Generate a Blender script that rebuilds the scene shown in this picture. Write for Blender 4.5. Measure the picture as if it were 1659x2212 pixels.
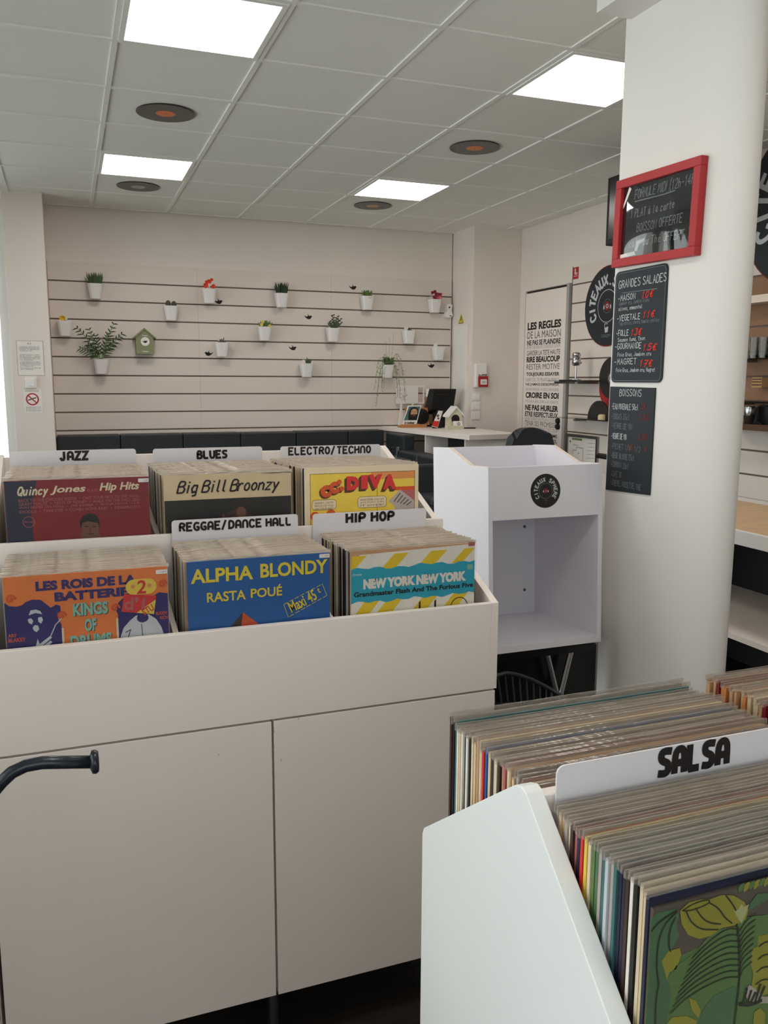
import bpy, bmesh, math, random
from mathutils import Vector, Matrix
random.seed(7)
PI = math.pi
C = 1.57                       # eye height above the floor; z below is measured from the eye
FL = -C
scene = bpy.context.scene
for o in list(bpy.data.objects): bpy.data.objects.remove(o)

# ------------------------------------------------------------------ camera
yaw, pitch, roll, FPX = .3598, .1554, .004, 1806.73
fw0 = Vector((math.sin(yaw), math.cos(yaw), 0)); rt0 = Vector((math.cos(yaw), -math.sin(yaw), 0)); up0 = Vector((0, 0, 1))
fw = fw0*math.cos(pitch) - up0*math.sin(pitch); up = up0*math.cos(pitch) + fw0*math.sin(pitch)
rt = rt0*math.cos(roll) + up*math.sin(roll); up = up*math.cos(roll) - rt0*math.sin(roll)
cd = bpy.data.cameras.new('camera'); cam = bpy.data.objects.new('camera', cd); scene.collection.objects.link(cam)
cam.matrix_world = Matrix(((rt.x, up.x, -fw.x, 0), (rt.y, up.y, -fw.y, 0), (rt.z, up.z, -fw.z, C), (0, 0, 0, 1)))
cd.sensor_fit = 'VERTICAL'; cd.sensor_height = 24; cd.lens = 24*FPX/2212; cd.clip_start = .02
scene.camera = cam
# ------------------------------------------------------------------ light
w = bpy.data.worlds.new('overcast_day'); scene.world = w; w.use_nodes = True
bg = w.node_tree.nodes['Background']; bg.inputs[0].default_value = (.93, 1.0, .99, 1); bg.inputs[1].default_value = 2.1
LED = 12.0                      # emission of the ceiling panels
scene.view_settings.view_transform = 'Standard'; scene.view_settings.look = 'None'
scene.view_settings.gamma = 1; scene.view_settings.use_curve_mapping = False
scene.view_settings.exposure = 0.18
scene.cycles.transparent_max_bounces = 24
scene.cycles.max_bounces = 10; scene.cycles.diffuse_bounces = 6
def portal(loc, rot, sx, sy):
    l = bpy.data.lights.new('daylight_portal', 'AREA'); l.shape = 'RECTANGLE'; l.size = sx; l.size_y = sy
    l.cycles.is_portal = True
    o = bpy.data.objects.new('daylight_portal', l); scene.collection.objects.link(o)
    o.location = (loc[0], loc[1], loc[2] + C); o.rotation_euler = rot
portal((-1.63, 2.35, -.15), (0, -PI/2, 0), 2.5, 8.7)
portal((-.95, 7.13, .0), (-PI/2, 0, 0), 1.1, 2.4)
portal((.0, -2.12, .27), (PI/2, 0, 0), 3.3, 1.76)

# ------------------------------------------------------------------ materials
def lin(c):
    return tuple((v/255/12.92 if v/255 <= .04045 else ((v/255+.055)/1.055)**2.4) for v in c)
MATS = {}
def mat(name, col, rough=.5, metal=0, spec=.4, noise=0, nscale=40, bump=0, bscale=200, coat=0, stretch=None):
    """col is sRGB 0-255; noise varies the colour a little, bump gives fine relief"""
    m = bpy.data.materials.new(name); m.use_nodes = True; nt = m.node_tree; b = nt.nodes['Principled BSDF']
    L = lin(col); b.inputs['Base Color'].default_value = (*L, 1); b.inputs['Roughness'].default_value = rough
    b.inputs['Metallic'].default_value = metal; b.inputs['Specular IOR Level'].default_value = spec
    if coat: b.inputs['Coat Weight'].default_value = coat; b.inputs['Coat Roughness'].default_value = .1
    tc = nt.nodes.new('ShaderNodeTexCoord'); src = tc.outputs['Object']
    if stretch:
        mp = nt.nodes.new('ShaderNodeMapping'); mp.inputs['Scale'].default_value = stretch
        nt.links.new(src, mp.inputs['Vector']); src = mp.outputs['Vector']
    if noise:
        n = nt.nodes.new('ShaderNodeTexNoise'); n.inputs['Scale'].default_value = nscale; n.inputs['Detail'].default_value = 5
        nt.links.new(src, n.inputs['Vector'])
        r = nt.nodes.new('ShaderNodeValToRGB')
        r.color_ramp.elements[0].position = .3; r.color_ramp.elements[1].position = .7
        r.color_ramp.elements[0].color = (*[max(0, v*(1-noise)) for v in L], 1); r.color_ramp.elements[1].color = (*[min(1, v*(1+noise)) for v in L], 1)
        nt.links.new(n.outputs['Fac'], r.inputs['Fac']); nt.links.new(r.outputs['Color'], b.inputs['Base Color'])
    if bump:
        n2 = nt.nodes.new('ShaderNodeTexNoise'); n2.inputs['Scale'].default_value = bscale; n2.inputs['Detail'].default_value = 4
        nt.links.new(src, n2.inputs['Vector'])
        bp = nt.nodes.new('ShaderNodeBump'); bp.inputs['Strength'].default_value = bump; bp.inputs['Distance'].default_value = .002
        nt.links.new(n2.outputs['Fac'], bp.inputs['Height']); nt.links.new(bp.outputs['Normal'], b.inputs['Normal'])
    MATS[name] = m; return m
def emat(name, col, s):
    m = bpy.data.materials.new(name); m.use_nodes = True; b = m.node_tree.nodes['Principled BSDF']
    b.inputs['Base Color'].default_value = (.8, .8, .8, 1)
    b.inputs['Emission Color'].default_value = (*col, 1); b.inputs['Emission Strength'].default_value = s
    MATS[name] = m; return m
def clear(name, col, transp, rough=.15, noise=0):
    """thin transparent sheet: part see-through, part glossy or milky"""
    m = bpy.data.materials.new(name); m.use_nodes = True; nt = m.node_tree; b = nt.nodes['Principled BSDF']
    b.inputs['Base Color'].default_value = (*lin(col), 1); b.inputs['Roughness'].default_value = rough; b.inputs['Specular IOR Level'].default_value = .6
    t = nt.nodes.new('ShaderNodeBsdfTransparent'); mx = nt.nodes.new('ShaderNodeMixShader'); mx.inputs[0].default_value = transp
    nt.links.new(b.outputs[0], mx.inputs[1]); nt.links.new(t.outputs[0], mx.inputs[2]); nt.links.new(mx.outputs[0], nt.nodes['Material Output'].inputs[0])
    if noise:
        tc = nt.nodes.new('ShaderNodeTexCoord'); mp = nt.nodes.new('ShaderNodeMapping'); mp.inputs['Scale'].default_value = (14, 3, 60)
        n = nt.nodes.new('ShaderNodeTexNoise'); n.inputs['Scale'].default_value = 3; nt.links.new(tc.outputs['Object'], mp.inputs[0]); nt.links.new(mp.outputs[0], n.inputs['Vector'])
        bp = nt.nodes.new('ShaderNodeBump'); bp.inputs['Strength'].default_value = noise; bp.inputs['Distance'].default_value = .004
        nt.links.new(n.outputs['Fac'], bp.inputs['Height']); nt.links.new(bp.outputs['Normal'], b.inputs['Normal'])
    MATS[name] = m; return m
def glass(name, col=(255, 255, 255)):
    m = bpy.data.materials.new(name); m.use_nodes = True; nt = m.node_tree
    t = nt.nodes.new('ShaderNodeBsdfTransparent'); t.inputs[0].default_value = (*lin(col), 1); g = nt.nodes.new('ShaderNodeBsdfGlossy'); g.inputs['Roughness'].default_value = .03
    f = nt.nodes.new('ShaderNodeFresnel'); f.inputs[0].default_value = 1.45; mx = nt.nodes.new('ShaderNodeMixShader')
    nt.links.new(f.outputs[0], mx.inputs[0]); nt.links.new(t.outputs[0], mx.inputs[1]); nt.links.new(g.outputs[0], mx.inputs[2]); nt.links.new(mx.outputs[0], nt.nodes['Material Output'].inputs[0])
    MATS[name] = m; return m

mat('wall_paint', (230, 221, 213), .75, noise=.015, nscale=3, bump=.15, bscale=90)
mat('pillar_paint', (232, 229, 223), .7, noise=.012, nscale=3, bump=.12, bscale=90)
mat('ceiling_tile', (238, 238, 229), .95, spec=.1, noise=.03, nscale=160, bump=.5, bscale=500)
mat('grid_white', (236, 236, 230), .5)
mat('slat_white', (224, 214, 205), .5, noise=.012, nscale=5)
mat('slat_groove', (106, 92, 80), .7)
mat('slat_warm_shade', (142, 108, 82), .5, noise=.08, nscale=8, stretch=(1, 1, 8))  # slat wall in warm shade, with the shade put into the colour
mat('laminate', (238, 229, 222), .42, noise=.012, nscale=6, bump=.05, bscale=300)
mat('laminate_edge', (226, 212, 196), .5)
mat('laminate_cool', (230, 228, 235), .4, noise=.01, nscale=6)
mat('laminate_bright', (238, 240, 239), .42, noise=.012, nscale=6, bump=.06, bscale=220)
mat('floor_wood', (44, 38, 35), .32, noise=.35, nscale=6, bump=.15, bscale=40, stretch=(1, 12, 12))
mat('floor_base', (20, 18, 17), .8)
mat('black_leather', (42, 47, 51), .45, bump=.3, bscale=180)
mat('black_gloss', (14, 16, 18), .25)
mat('black_matt', (22, 23, 25), .65)
mat('black_metal', (34, 40, 50), .3, metal=.3, spec=.6, bump=.3, bscale=60)
mat('chrome', (190, 190, 192), .22, metal=1)
mat('steel', (150, 150, 150), .35, metal=1)
mat('white_plastic', (236, 235, 232), .4)
mat('grey_plastic', (168, 166, 164), .5)
mat('pot_white', (232, 230, 228), .35)
mat('soil', (48, 36, 28), .9)
mat('vinyl', (20, 20, 22), .3, spec=.6)
mat('groove', (34, 34, 36), .35)
mat('red_paint', (176, 44, 48), .45)
mat('chalk_black', (34, 40, 46), .6, noise=.08, nscale=8)
mat('chalk', (196, 200, 202), .95)
mat('chalk_dim', (112, 118, 122), .95)
mat('chalk_red', (214, 52, 44), .9)
mat('chalk_red_dim', (128, 50, 46), .9)
mat('ink', (24, 18, 18), .6)
mat('ink_grey', (96, 90, 86), .6)
mat('ink_light', (172, 164, 156), .6)
mat('divider_white', (218, 215, 219), .35)
mat('cream', (216, 198, 160), .5)
mat('wood_light', (208, 178, 140), .5, noise=.12, nscale=5, stretch=(1, 14, 1))
mat('wood_orange', (186, 128, 76), .5, noise=.1, nscale=10, stretch=(1, 1, 8))
mat('card_brown', (176, 140, 100), .8, noise=.05, nscale=10)
mat('paper', (236, 232, 226), .8)
mat('print_grey', (150, 146, 142), .8)
mat('olive', (136, 140, 106), .6)
mat('birdhouse_cream', (206, 200, 174), .6)
mat('alarm_red', (160, 34, 38), .45)
mat('sign_yellow', (222, 200, 60), .5)
mat('sign_red', (176, 38, 42), .5)
for n, c in dict(g1=(66, 92, 48), g2=(92, 120, 62), g3=(42, 62, 40), g4=(112, 140, 84), g5=(70, 86, 64), grey_leaf=(112, 108, 98), twig=(50, 44, 34),
                 orange_petal=(226, 76, 44), yellow_petal=(228, 190, 54), daisy=(232, 220, 120), crimson=(150, 40, 62), pink=(214, 120, 110), cactus=(74, 70, 54)).items():
    mat(n, c, .6, noise=.15, nscale=60)
# print colours for the record sleeves
for n, c in dict(p_orange=(226, 122, 62), p_navy=(50, 44, 104), p_mint=(134, 184, 166), p_maroon=(128, 28, 34), p_darknavy=(36, 38, 60), p_ivory=(222, 204, 172), p_rose=(176, 96, 96),
                 p_beige=(220, 196, 158), p_black=(34, 32, 30), p_skin=(112, 72, 54), p_hair=(24, 20, 20), p_blue=(30, 92, 160), p_yellow=(232, 206, 56), p_brick=(206, 84, 46), p_darkbrown=(66, 46, 44),
                 p_lemon=(226, 196, 76), p_red=(206, 52, 50), p_umber=(84, 58, 40), p_cyan=(38, 164, 190), p_stripe=(228, 196, 44), p_white=(234, 228, 216), p_kraft=(198, 156, 118), p_greydot=(176, 166, 158), p_tan=(214, 140, 80),
                 p_leafbg=(94, 84, 74), p_leaf=(94, 122, 72), p_leaf2=(82, 112, 80), p_olive=(148, 142, 56), p_vein=(52, 56, 42), p_palegreen=(170, 172, 120), p_lilac=(196, 200, 204), p_teal=(66, 108, 112)).items():
    mat(n, c, .45, noise=.05, nscale=30)
clear('plastic_edge', (222, 208, 192), .35, .1, 1.0)
clear('plastic_edge_fg', (184, 174, 162), .66, .14, .8)
clear('plastic_clear', (60, 60, 60), .93, .12, .25)
glass('window_glass'); glass('clear_glass', (236, 240, 240)); glass('glossy_film'); MATS['glossy_film'].node_tree.nodes['Fresnel'].inputs[0].default_value = 2.1
emat('led', (1, .915, .85), LED)

# ------------------------------------------------------------------ helpers
col = scene.collection
ORG = {}
def tag(o, label=None, cat=None, group=None, kind=None):
    if label: o['label'] = label
    if cat: o['category'] = cat
    if group: o['group'] = group
    if kind: o['kind'] = kind
    return o
def thing(name, label, cat, loc, rot=(0, 0, 0), group=None, local=False):
    o = bpy.data.objects.new(name, None); col.objects.link(o); o.empty_display_size = .05
    o.location = (loc[0], loc[1], loc[2] + C); o.rotation_euler = rot
    ORG[o] = Vector((0, 0, 0)) if local else Vector(loc)
    return tag(o, label, cat, group)
def mk(name, VF, m, parent=None, bev=0, smooth=False, kind=None, label=None, seg=2):
    V, F = VF
    V = [Vector(v) for v in V]
    if parent is not None: org = ORG[parent]; loc = Vector((0, 0, 0))
    else:
        xs = [v.x for v in V]; ys = [v.y for v in V]; zs = [v.z for v in V]
        org = Vector(((min(xs)+max(xs))/2, (min(ys)+max(ys))/2, min(zs))); loc = org + Vector((0, 0, C))
    me = bpy.data.meshes.new(name); me.from_pydata([v-org for v in V], [], F)
    bm = bmesh.new(); bm.from_mesh(me)
    bmesh.ops.recalc_face_normals(bm, faces=bm.faces)
    if bev:
        ed = [e for e in bm.edges if len(e.link_faces) == 2 and e.calc_face_angle(0) > .5]
        bmesh.ops.bevel(bm, geom=ed, offset=bev, segments=seg, affect='EDGES', profile=.5)
    if smooth:
        for f in bm.faces: f.smooth = True
    bm.to_mesh(me); bm.free()
    me.materials.append(MATS[m])
    o = bpy.data.objects.new(name, me); col.objects.link(o); o.location = loc
    if parent is not None: o.parent = parent
    ORG[o] = org
    tag(o, label, kind=kind)
    return o
def J(*ps):
    V, F = [], []
    for v, f in ps:
        n = len(V); V += list(v); F += [tuple(i+n for i in q) for q in f]
    return V, F
def box(x0, y0, z0, x1, y1, z1):
    V = [(x, y, z) for x in (x0, x1) for y in (y0, y1) for z in (z0, z1)]
    return V, [(0, 1, 3, 2), (4, 6, 7, 5), (0, 4, 5, 1), (2, 3, 7, 6), (0, 2, 6, 4), (1, 5, 7, 3)]
def prism(poly, axis, a, b):
    """poly: 2-D points in the two other axes (x: y,z; y: x,z; z: x,y)"""
    def pt(p, t): return (t, p[0], p[1]) if axis == 'x' else ((p[0], t, p[1]) if axis == 'y' else (p[0], p[1], t))
    n = len(poly); V = [pt(p, a) for p in poly] + [pt(p, b) for p in poly]
    return V, [tuple(range(n)), tuple(range(2*n-1, n-1, -1))] + [(i, (i+1) % n, n+(i+1) % n, n+i) for i in range(n)]
def tube(pts, r, n=10, cap=True):
    P = [Vector(p) for p in pts]; V, F = [], []
    rr = r if isinstance(r, (list, tuple)) else [r]*len(P)
    ref = None
    for i, p in enumerate(P):
        d = (P[min(i+1, len(P)-1)] - P[max(i-1, 0)]).normalized()
        if ref is None: ref = Vector((0, 0, 1)) if abs(d.z) < .9 else Vector((1, 0, 0))
        a = d.cross(ref).normalized(); b = d.cross(a).normalized(); ref = a.cross(d).normalized()
        for k in range(n):
            t = 2*PI*k/n; V.append(p + (a*math.cos(t) + b*math.sin(t))*rr[i])
    for i in range(len(P)-1):
        for k in range(n): F.append((i*n+k, i*n+(k+1) % n, (i+1)*n+(k+1) % n, (i+1)*n+k))
    if cap: F += [tuple(range(n)), tuple(range(len(P)*n-1, (len(P)-1)*n-1, -1))]
    return V, F
def lathe(prof, c, n=24, axis='z'):
    """prof: (radius, height) from bottom to top"""
    V, F = [], []
    for r, h in prof:
        for k in range(n):
            t = 2*PI*k/n; a, b = r*math.cos(t), r*math.sin(t)
            V.append((c[0]+a, c[1]+b, c[2]+h) if axis == 'z' else ((c[0]+a, c[1]+h, c[2]+b) if axis == 'y' else (c[0]+h, c[1]+a, c[2]+b)))
    m = len(prof)
    for i in range(m-1):
        for k in range(n): F.append((i*n+k, i*n+(k+1) % n, (i+1)*n+(k+1) % n, (i+1)*n+k))
    F += [tuple(range(n)), tuple(range(m*n-1, (m-1)*n-1, -1))]
    return V, F
class Plane:
    """flat print surface: point (u,v) -> world, e lifts it off the surface along n"""
    def __init__(s, o, u, v, n): s.o, s.u, s.v, s.n = Vector(o), Vector(u), Vector(v), Vector(n)
    def p(s, u, v, e=0): return s.o + s.u*u + s.v*v + s.n*e
def front(Y): return Plane((0, Y, 0), (1, 0, 0), (0, 0, 1), (0, -1, 0))
def leftface(X): return Plane((X, 0, 0), (0, -1, 0), (0, 0, 1), (-1, 0, 0))     # u = -Y
def poly(pl, pts, e, th=.0003):
    n = len(pts); V = [pl.p(a, b, e) for a, b in pts] + [pl.p(a, b, e-th) for a, b in pts]
    return V, [tuple(range(n)), tuple(range(2*n-1, n-1, -1))] + [(i, (i+1) % n, n+(i+1) % n, n+i) for i in range(n)]
def rect(u0, v0, u1, v1): return [(u0, v0), (u1, v0), (u1, v1), (u0, v1)]
def circ(u, v, r, n=28, rv=None, a0=0, a1=2*PI):
    full = abs(a1-a0-2*PI) < 1e-6
    return [(u+r*math.cos(a0+(a1-a0)*k/(n if full else n-1)), v+(rv or r)*math.sin(a0+(a1-a0)*k/(n if full else n-1))) for k in range(n)]
def rrect(u0, v0, u1, v1, r, n=5):
    out = []
    for cx, cy, a in ((u1-r, v1-r, 0), (u0+r, v1-r, PI/2), (u0+r, v0+r, PI), (u1-r, v0+r, 3*PI/2)):
        out += [(cx+r*math.cos(a+PI/2*k/n), cy+r*math.sin(a+PI/2*k/n)) for k in range(n+1)]
    return out
ELIFT = [0]
def line(pl, pts, wd, e):
    """flat ribbon along a polyline with mitred joints; successive ribbons sit a hair apart so that crossings never coincide"""
    P = [pts[0]]
    for q in pts[1:]:
        if math.hypot(q[0]-P[-1][0], q[1]-P[-1][1]) > 1e-6: P.append(q)
    if len(P) < 2: P.append((P[0][0]+1e-5, P[0][1]))
    closed = math.hypot(P[0][0]-P[-1][0], P[0][1]-P[-1][1]) < 1e-6 and len(P) > 3
    ELIFT[0] = (ELIFT[0]+1) % 7; e = e+ELIFT[0]*.00003; h = wd/2
    n = len(P); D = [((P[i+1][0]-P[i][0]), (P[i+1][1]-P[i][1])) for i in range(n-1)]
    D = [(x/math.hypot(x, y), y/math.hypot(x, y)) for x, y in D]; V = []
    for i in range(n):
        a = D[i-1] if i > 0 else (D[-1] if closed else D[0]); b = D[i] if i < n-1 else (D[0] if closed else D[-1])
        mx, my = -(a[1]+b[1]), a[0]+b[0]; L = math.hypot(mx, my)
        if L < .3: mx, my, k = -a[1], a[0], 1
        else: mx, my = mx/L, my/L; k = min(1/max(.35, mx*-a[1]+my*a[0]), 2)
        x, y = P[i]
        if not closed and i == 0: x -= D[0][0]*h*.5; y -= D[0][1]*h*.5
        if not closed and i == n-1: x += D[-1][0]*h*.5; y += D[-1][1]*h*.5
        V += [pl.p(x+mx*h*k, y+my*h*k, e), pl.p(x-mx*h*k, y-my*h*k, e)]
    return V, [(2*i, 2*i+1, 2*i+3, 2*i+2) for i in range(n-1)]
def ring(pl, u, v, r, wd, e, n=40):
    V = [pl.p(*q, e) for q in circ(u, v, r, n)] + [pl.p(*q, e) for q in circ(u, v, r-wd, n)]
    return V, [(k, (k+1) % n, n+(k+1) % n, n+k) for k in range(n)]
# --- stroke lettering, on a 4 x 6 grid
R8 = lambda x0, y0, x1, y1: ' '.join('%g,%g' % (x0+(x1-x0)*(.5+.5*math.cos(t*PI/6)), y0+(y1-y0)*(.5+.5*math.sin(t*PI/6))) for t in range(13))
G = {'A': '0,0 2,6 4,0;.8,2.2 3.2,2.2', 'B': '0,0 0,6 2.8,6 3.8,5 3.2,3.4 0,3.2;2.8,3.2 4,2 3.6,.5 2.6,0 0,0', 'C': '4,5 3,6 1.2,6 0,4.6 0,1.4 1.2,0 3,0 4,1', 'D': '0,0 0,6 2.4,6 4,4.4 4,1.6 2.4,0 0,0',
     'E': '4,0 0,0 0,6 4,6;0,3.1 3,3.1', 'F': '0,0 0,6 4,6;0,3.1 3,3.1', 'G': '4,5 3,6 1.2,6 0,4.6 0,1.4 1.2,0 3,0 4,1 4,2.8 2.4,2.8', 'H': '0,0 0,6;4,0 4,6;0,3 4,3', 'I': '2,0 2,6', 'J': '3,6 3,1.2 2.2,0 1,0 0,1.2',
     'K': '0,0 0,6;4,6 0,2.6;1.2,3.6 4,0', 'L': '0,6 0,0 3.6,0', 'M': '0,0 .4,6 2,2.2 3.6,6 4,0', 'N': '0,0 0,6 4,0 4,6', 'O': R8(0, 0, 4, 6), 'P': '0,0 0,6 2.8,6 4,5 4,3.8 2.8,2.8 0,2.8', 'Q': R8(0, 0, 4, 6)+';2.4,1.6 4,-.4',
     'R': '0,0 0,6 2.8,6 4,5 4,3.9 2.8,3 0,3;2,3 4,0', 'S': '3.8,5.2 2.8,6 1.2,6 .2,5 .4,3.8 3.4,2.6 4,1.4 3,0 1.2,0 0,.9', 'T': '0,6 4,6;2,6 2,0', 'U': '0,6 0,1.4 1.2,0 2.8,0 4,1.4 4,6', 'V': '0,6 2,0 4,6', 'X': '0,0 4,6;0,6 4,0', 'Y': '0,6 2,3 4,6;2,3 2,0',
     'Z': '0,6 4,6 0,0 4,0', '0': R8(.4, 0, 3.6, 6), '1': '.8,4.4 2,6 2,0', '2': '.2,4.8 1.2,6 3,6 3.8,4.6 3.2,3 0,0 4,0', '3': '.2,6 3.8,6 1.8,3.6 3.4,3 3.8,1.4 2.6,0 1,0 0,.8', '4': '3,0 3,6 0,1.8 4,1.8', '5': '3.8,6 .6,6 .4,3.4 2.4,3.8 3.8,2.6 3.6,.8 2.2,0 .2,.4',
     '7': '0,6 4,6 1.4,0;.8,3 3.4,3', '-': '.6,2.6 3.4,2.6', '/': '0,-.6 3,6.6', ',': '1.8,.6 1.2,-1', '(': '3,7 1.6,5 1.6,1 3,-1', ')': '1,7 2.4,5 2.4,1 1,-1', '.': '1.8,0 2.2,.3', "'": '2,6 1.8,4.6', '=': '.4,2 3.6,2;.4,3.6 3.6,3.6',
     'a': '3,3.6 1.2,3.8 .2,2 1,0 2.4,.4 3,3.6 3.2,.3 3.8,0', 'à': '3,3.6 1.2,3.8 .2,2 1,0 2.4,.4 3,3.6 3.2,.3 3.8,0;1,6 2,5', 'b': '.4,6 .4,0 2.6,.2 3.4,1.8 2.6,3.4 .4,2.8', 'c': '3.4,3.2 2,3.9 .4,2.6 .6,.6 2,0 3.4,.8', 'd': '3.4,6 3.4,0;3.4,3 1.6,3.8 .4,2 1.4,.1 3.4,.8', 'e': '.5,2 3.4,2.2 3,3.6 1.6,3.9 .4,2.4 .8,.4 2.2,0 3.4,.7',
     'é': '.5,2 3.4,2.2 3,3.6 1.6,3.9 .4,2.4 .8,.4 2.2,0 3.4,.7;1.8,4.8 3,6', 'f': '3.4,5.6 2.4,6 1.8,5 1.8,-.6;.8,3.6 3.2,3.6', 'h': '.4,6 .4,0;.4,2.6 2,3.8 3.2,3 3.4,0', 'i': '2,3.8 2,0;2,5.2 2,5.6', 'l': '1.6,6 1.6,.6 2.6,0', 'm': '.2,3.8 .2,0;.2,3 1.4,3.8 2,3 2,0;2,3 3.2,3.8 3.9,3 3.9,0', 'n': '.4,3.8 .4,0;.4,2.8 2,3.9 3.2,3 3.4,0',
     'o': R8(.4, 0, 3.4, 3.9), 'p': '.4,3.8 .4,-1.8;.4,3.2 2.4,3.8 3.4,2 2.2,0 .4,.6', 'q': '3.2,3.6 1.2,3.8 .2,2 1,0 3,.6;3.2,3.8 3.2,-2', 'g': '3.2,3.6 1.2,3.8 .2,2 1,0 3,.6;3.2,3.8 3.2,-1.4 1.4,-1.8', 'r': '.6,3.8 .6,0;.6,2.6 2,3.9 3,3.6', 's': '3,3.4 1.4,3.9 .6,3 2.8,1.2 2.2,0 .4,.4', 't': '1.8,5.4 1.8,.4 3,0;.4,3.8 3.2,3.8', 'u': '.4,3.8 .6,.6 1.6,0 3,1;3.2,3.8 3.2,0', 'v': '.2,3.8 1.8,0 3.4,3.8', 'x': '.4,0 3.4,3.8;.4,3.8 3.4,0', 'y': '.4,3.8 1.8,.6;3.4,3.8 1,-1.8',
     'z': '.4,3.8 3.4,3.8 .4,0 3.4,0', '+': '2,.8 2,4;.4,2.4 3.6,2.4', '€': '3.6,5.2 2.4,6 1,5 .8,1 2.2,0 3.6,.8;0,3.6 2.6,3.6;0,2.4 2.6,2.4'}
# heavy poster lettering of the section cards: arched A and N, full round forms
GD = {'A': '0,0 0,4 .6,5.5 2,6 3.4,5.5 4,4 4,0;0,2.2 4,2.2', 'N': '0,0 0,4 .6,5.5 2,6 3.4,5.5 4,4 4,0', 'H': '0,0 0,6;4,0 4,6;0,2.6 4,3.6', 'S': '4,5.8 2,6 .5,5.6 .3,4.3 1,3.4 3,2.8 3.7,1.8 3.3,.4 2,0 0,.2', 'L': '0,6 0,1 .7,0 3.6,0',
      'U': '0,6 0,1.6 .8,.3 2,0 3.2,.3 4,1.6 4,6', 'G': '4,5.4 2.6,6 1.2,5.7 .2,4.4 0,3 .2,1.6 1.2,.3 2.6,0 4,.4 4,2.6 2.4,2.6', 'D': '0,0 0,6 1.8,6 3.4,5.2 4,3.8 4,2.2 3.4,.8 1.8,0 0,0'}
def strokes(pl, s, u0, u1, v0, v1, wd, e, deco=False, gap=1.6, slant=0, jit=0, rot=0, space=3.2):
    xs, x = [], 0
    for ch in s:
        if ch == ' ': x += space; continue
        gw = 1.0 if ch in "I.,'" else (3.0 if ch in 'fijlrt1(),' else 4.0)
        off = 1.5 if ch in "I.,'" else (.5 if gw == 3 else 0)
        if (deco and ch in GD) or ch in G: xs.append((ch, x-off))
        x += gw + gap
    W = max(x-gap, .1); sx = (u1-u0)/W; sy = (v1-v0)/6; ps = []; cu, cv = (u0+u1)/2, (v0+v1)/2; cr, sr = math.cos(rot), math.sin(rot)
    for ch, ox in xs:
        g = GD[ch] if deco and ch in GD else G[ch]; jy = random.uniform(-jit, jit)
        for st in g.split(';'):
            pts = []
            for q in st.split():
                a, b = map(float, q.split(',')); b += jy + random.uniform(-jit, jit)*.3; a += random.uniform(-jit, jit)*.3
                u = u0+(a+ox)*sx+b*sy*slant; v = v0+b*sy
                pts.append((cu+(u-cu)*cr-(v-cv)*sr, cv+(u-cu)*sr+(v-cv)*cr))
            if len(pts) >= 6:
                for _ in range(2):
                    q = [pts[0]]
                    for (a, b), (c, d) in zip(pts, pts[1:]): q += [(a*.75+c*.25, b*.75+d*.25), (a*.25+c*.75, b*.25+d*.75)]
                    pts = q+[pts[-1]]
            ps.append(line(pl, pts, wd, e))
    return J(*ps)
def lett(parent, pl, s, u0, u1, v0, v1, wd, m, e=.001, name='lettering', **k):
    return mk(name, strokes(pl, s, u0, u1, v0, v1, wd, e, **k), m, parent)
# --- outline-font lettering: collected first, turned into meshes in one go at the end
TQ = []
def text(parent, pl, s, u0, u1, v0, v1, m, e=.001, bold=0, shear=0, rot=0, name='lettering', arc=None):
    TQ.append((parent, pl, s, u0, u1, v0, v1, m, e, bold, shear, rot, name))
def arc_text(parent, pl, s, cu, cv, r, a0, a1, h, m, e, wd):
    """letters standing on a circle, from angle a0 to a1 (degrees), clockwise"""
    ps = []
    for i, ch in enumerate(s):
        if ch == ' ': continue
        a = math.radians(a0+(a1-a0)*i/(len(s)-1))
        u, v = cu+r*math.cos(a), cv+r*math.sin(a)
        ps.append(strokes(pl, ch, u-h*.3 if ch not in 'I.' else u-h*.05, u+h*.3 if ch not in 'I.' else u+h*.05, v-h/2, v+h/2, wd, e, rot=a-PI/2))
    return mk('lettering', J(*ps), m, parent)
def flush_text():
    if not TQ: return
    tmp = []
    for q in TQ:
        c = bpy.data.curves.new('t', 'FONT'); c.body = q[2]; c.size = 1; c.offset = q[9]; c.shear = q[10]; c.resolution_u = 3
        o = bpy.data.objects.new('t', c); col.objects.link(o); tmp.append(o)
    dg = bpy.context.evaluated_depsgraph_get(); dg.update()
    for q, o in zip(TQ, tmp):
        parent, pl, s, u0, u1, v0, v1, m, e, bold, shear, rot, name = q
        me = bpy.data.meshes.new_from_object(o.evaluated_get(dg))
        V = [v.co.copy() for v in me.vertices]; F = [tuple(p.vertices) for p in me.polygons]
        bpy.data.meshes.remove(me)
        if not V: continue
        x0, x1 = min(v.x for v in V), max(v.x for v in V); y0, y1 = min(v.y for v in V), max(v.y for v in V)
        cu, cv = (u0+u1)/2, (v0+v1)/2; cr, sr = math.cos(rot), math.sin(rot); P = []
        for v in V:
            a = (v.x-x0)/(x1-x0)*(u1-u0)+u0-cu; b = (v.y-y0)/(y1-y0)*(v1-v0)+v0-cv
            P.append(pl.p(cu+a*cr-b*sr, cv+a*sr+b*cr, e))
        mk(name, (P, F), m, parent)
    for o in tmp:
        c = o.data; bpy.data.objects.remove(o); bpy.data.curves.remove(c)
def clone(root, parent=None):
    c = root.copy(); col.objects.link(c); c.parent = parent; ORG[c] = ORG[root]
    for ch in root.children: clone(ch, c)
    return c
def S(o, **k): return tag(o, kind='structure', **k)

# ================================================================== THE ROOM
H = 1.379; YB = 7.486; XR = 4.0; XL = -1.66; Y0 = -2.1
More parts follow.
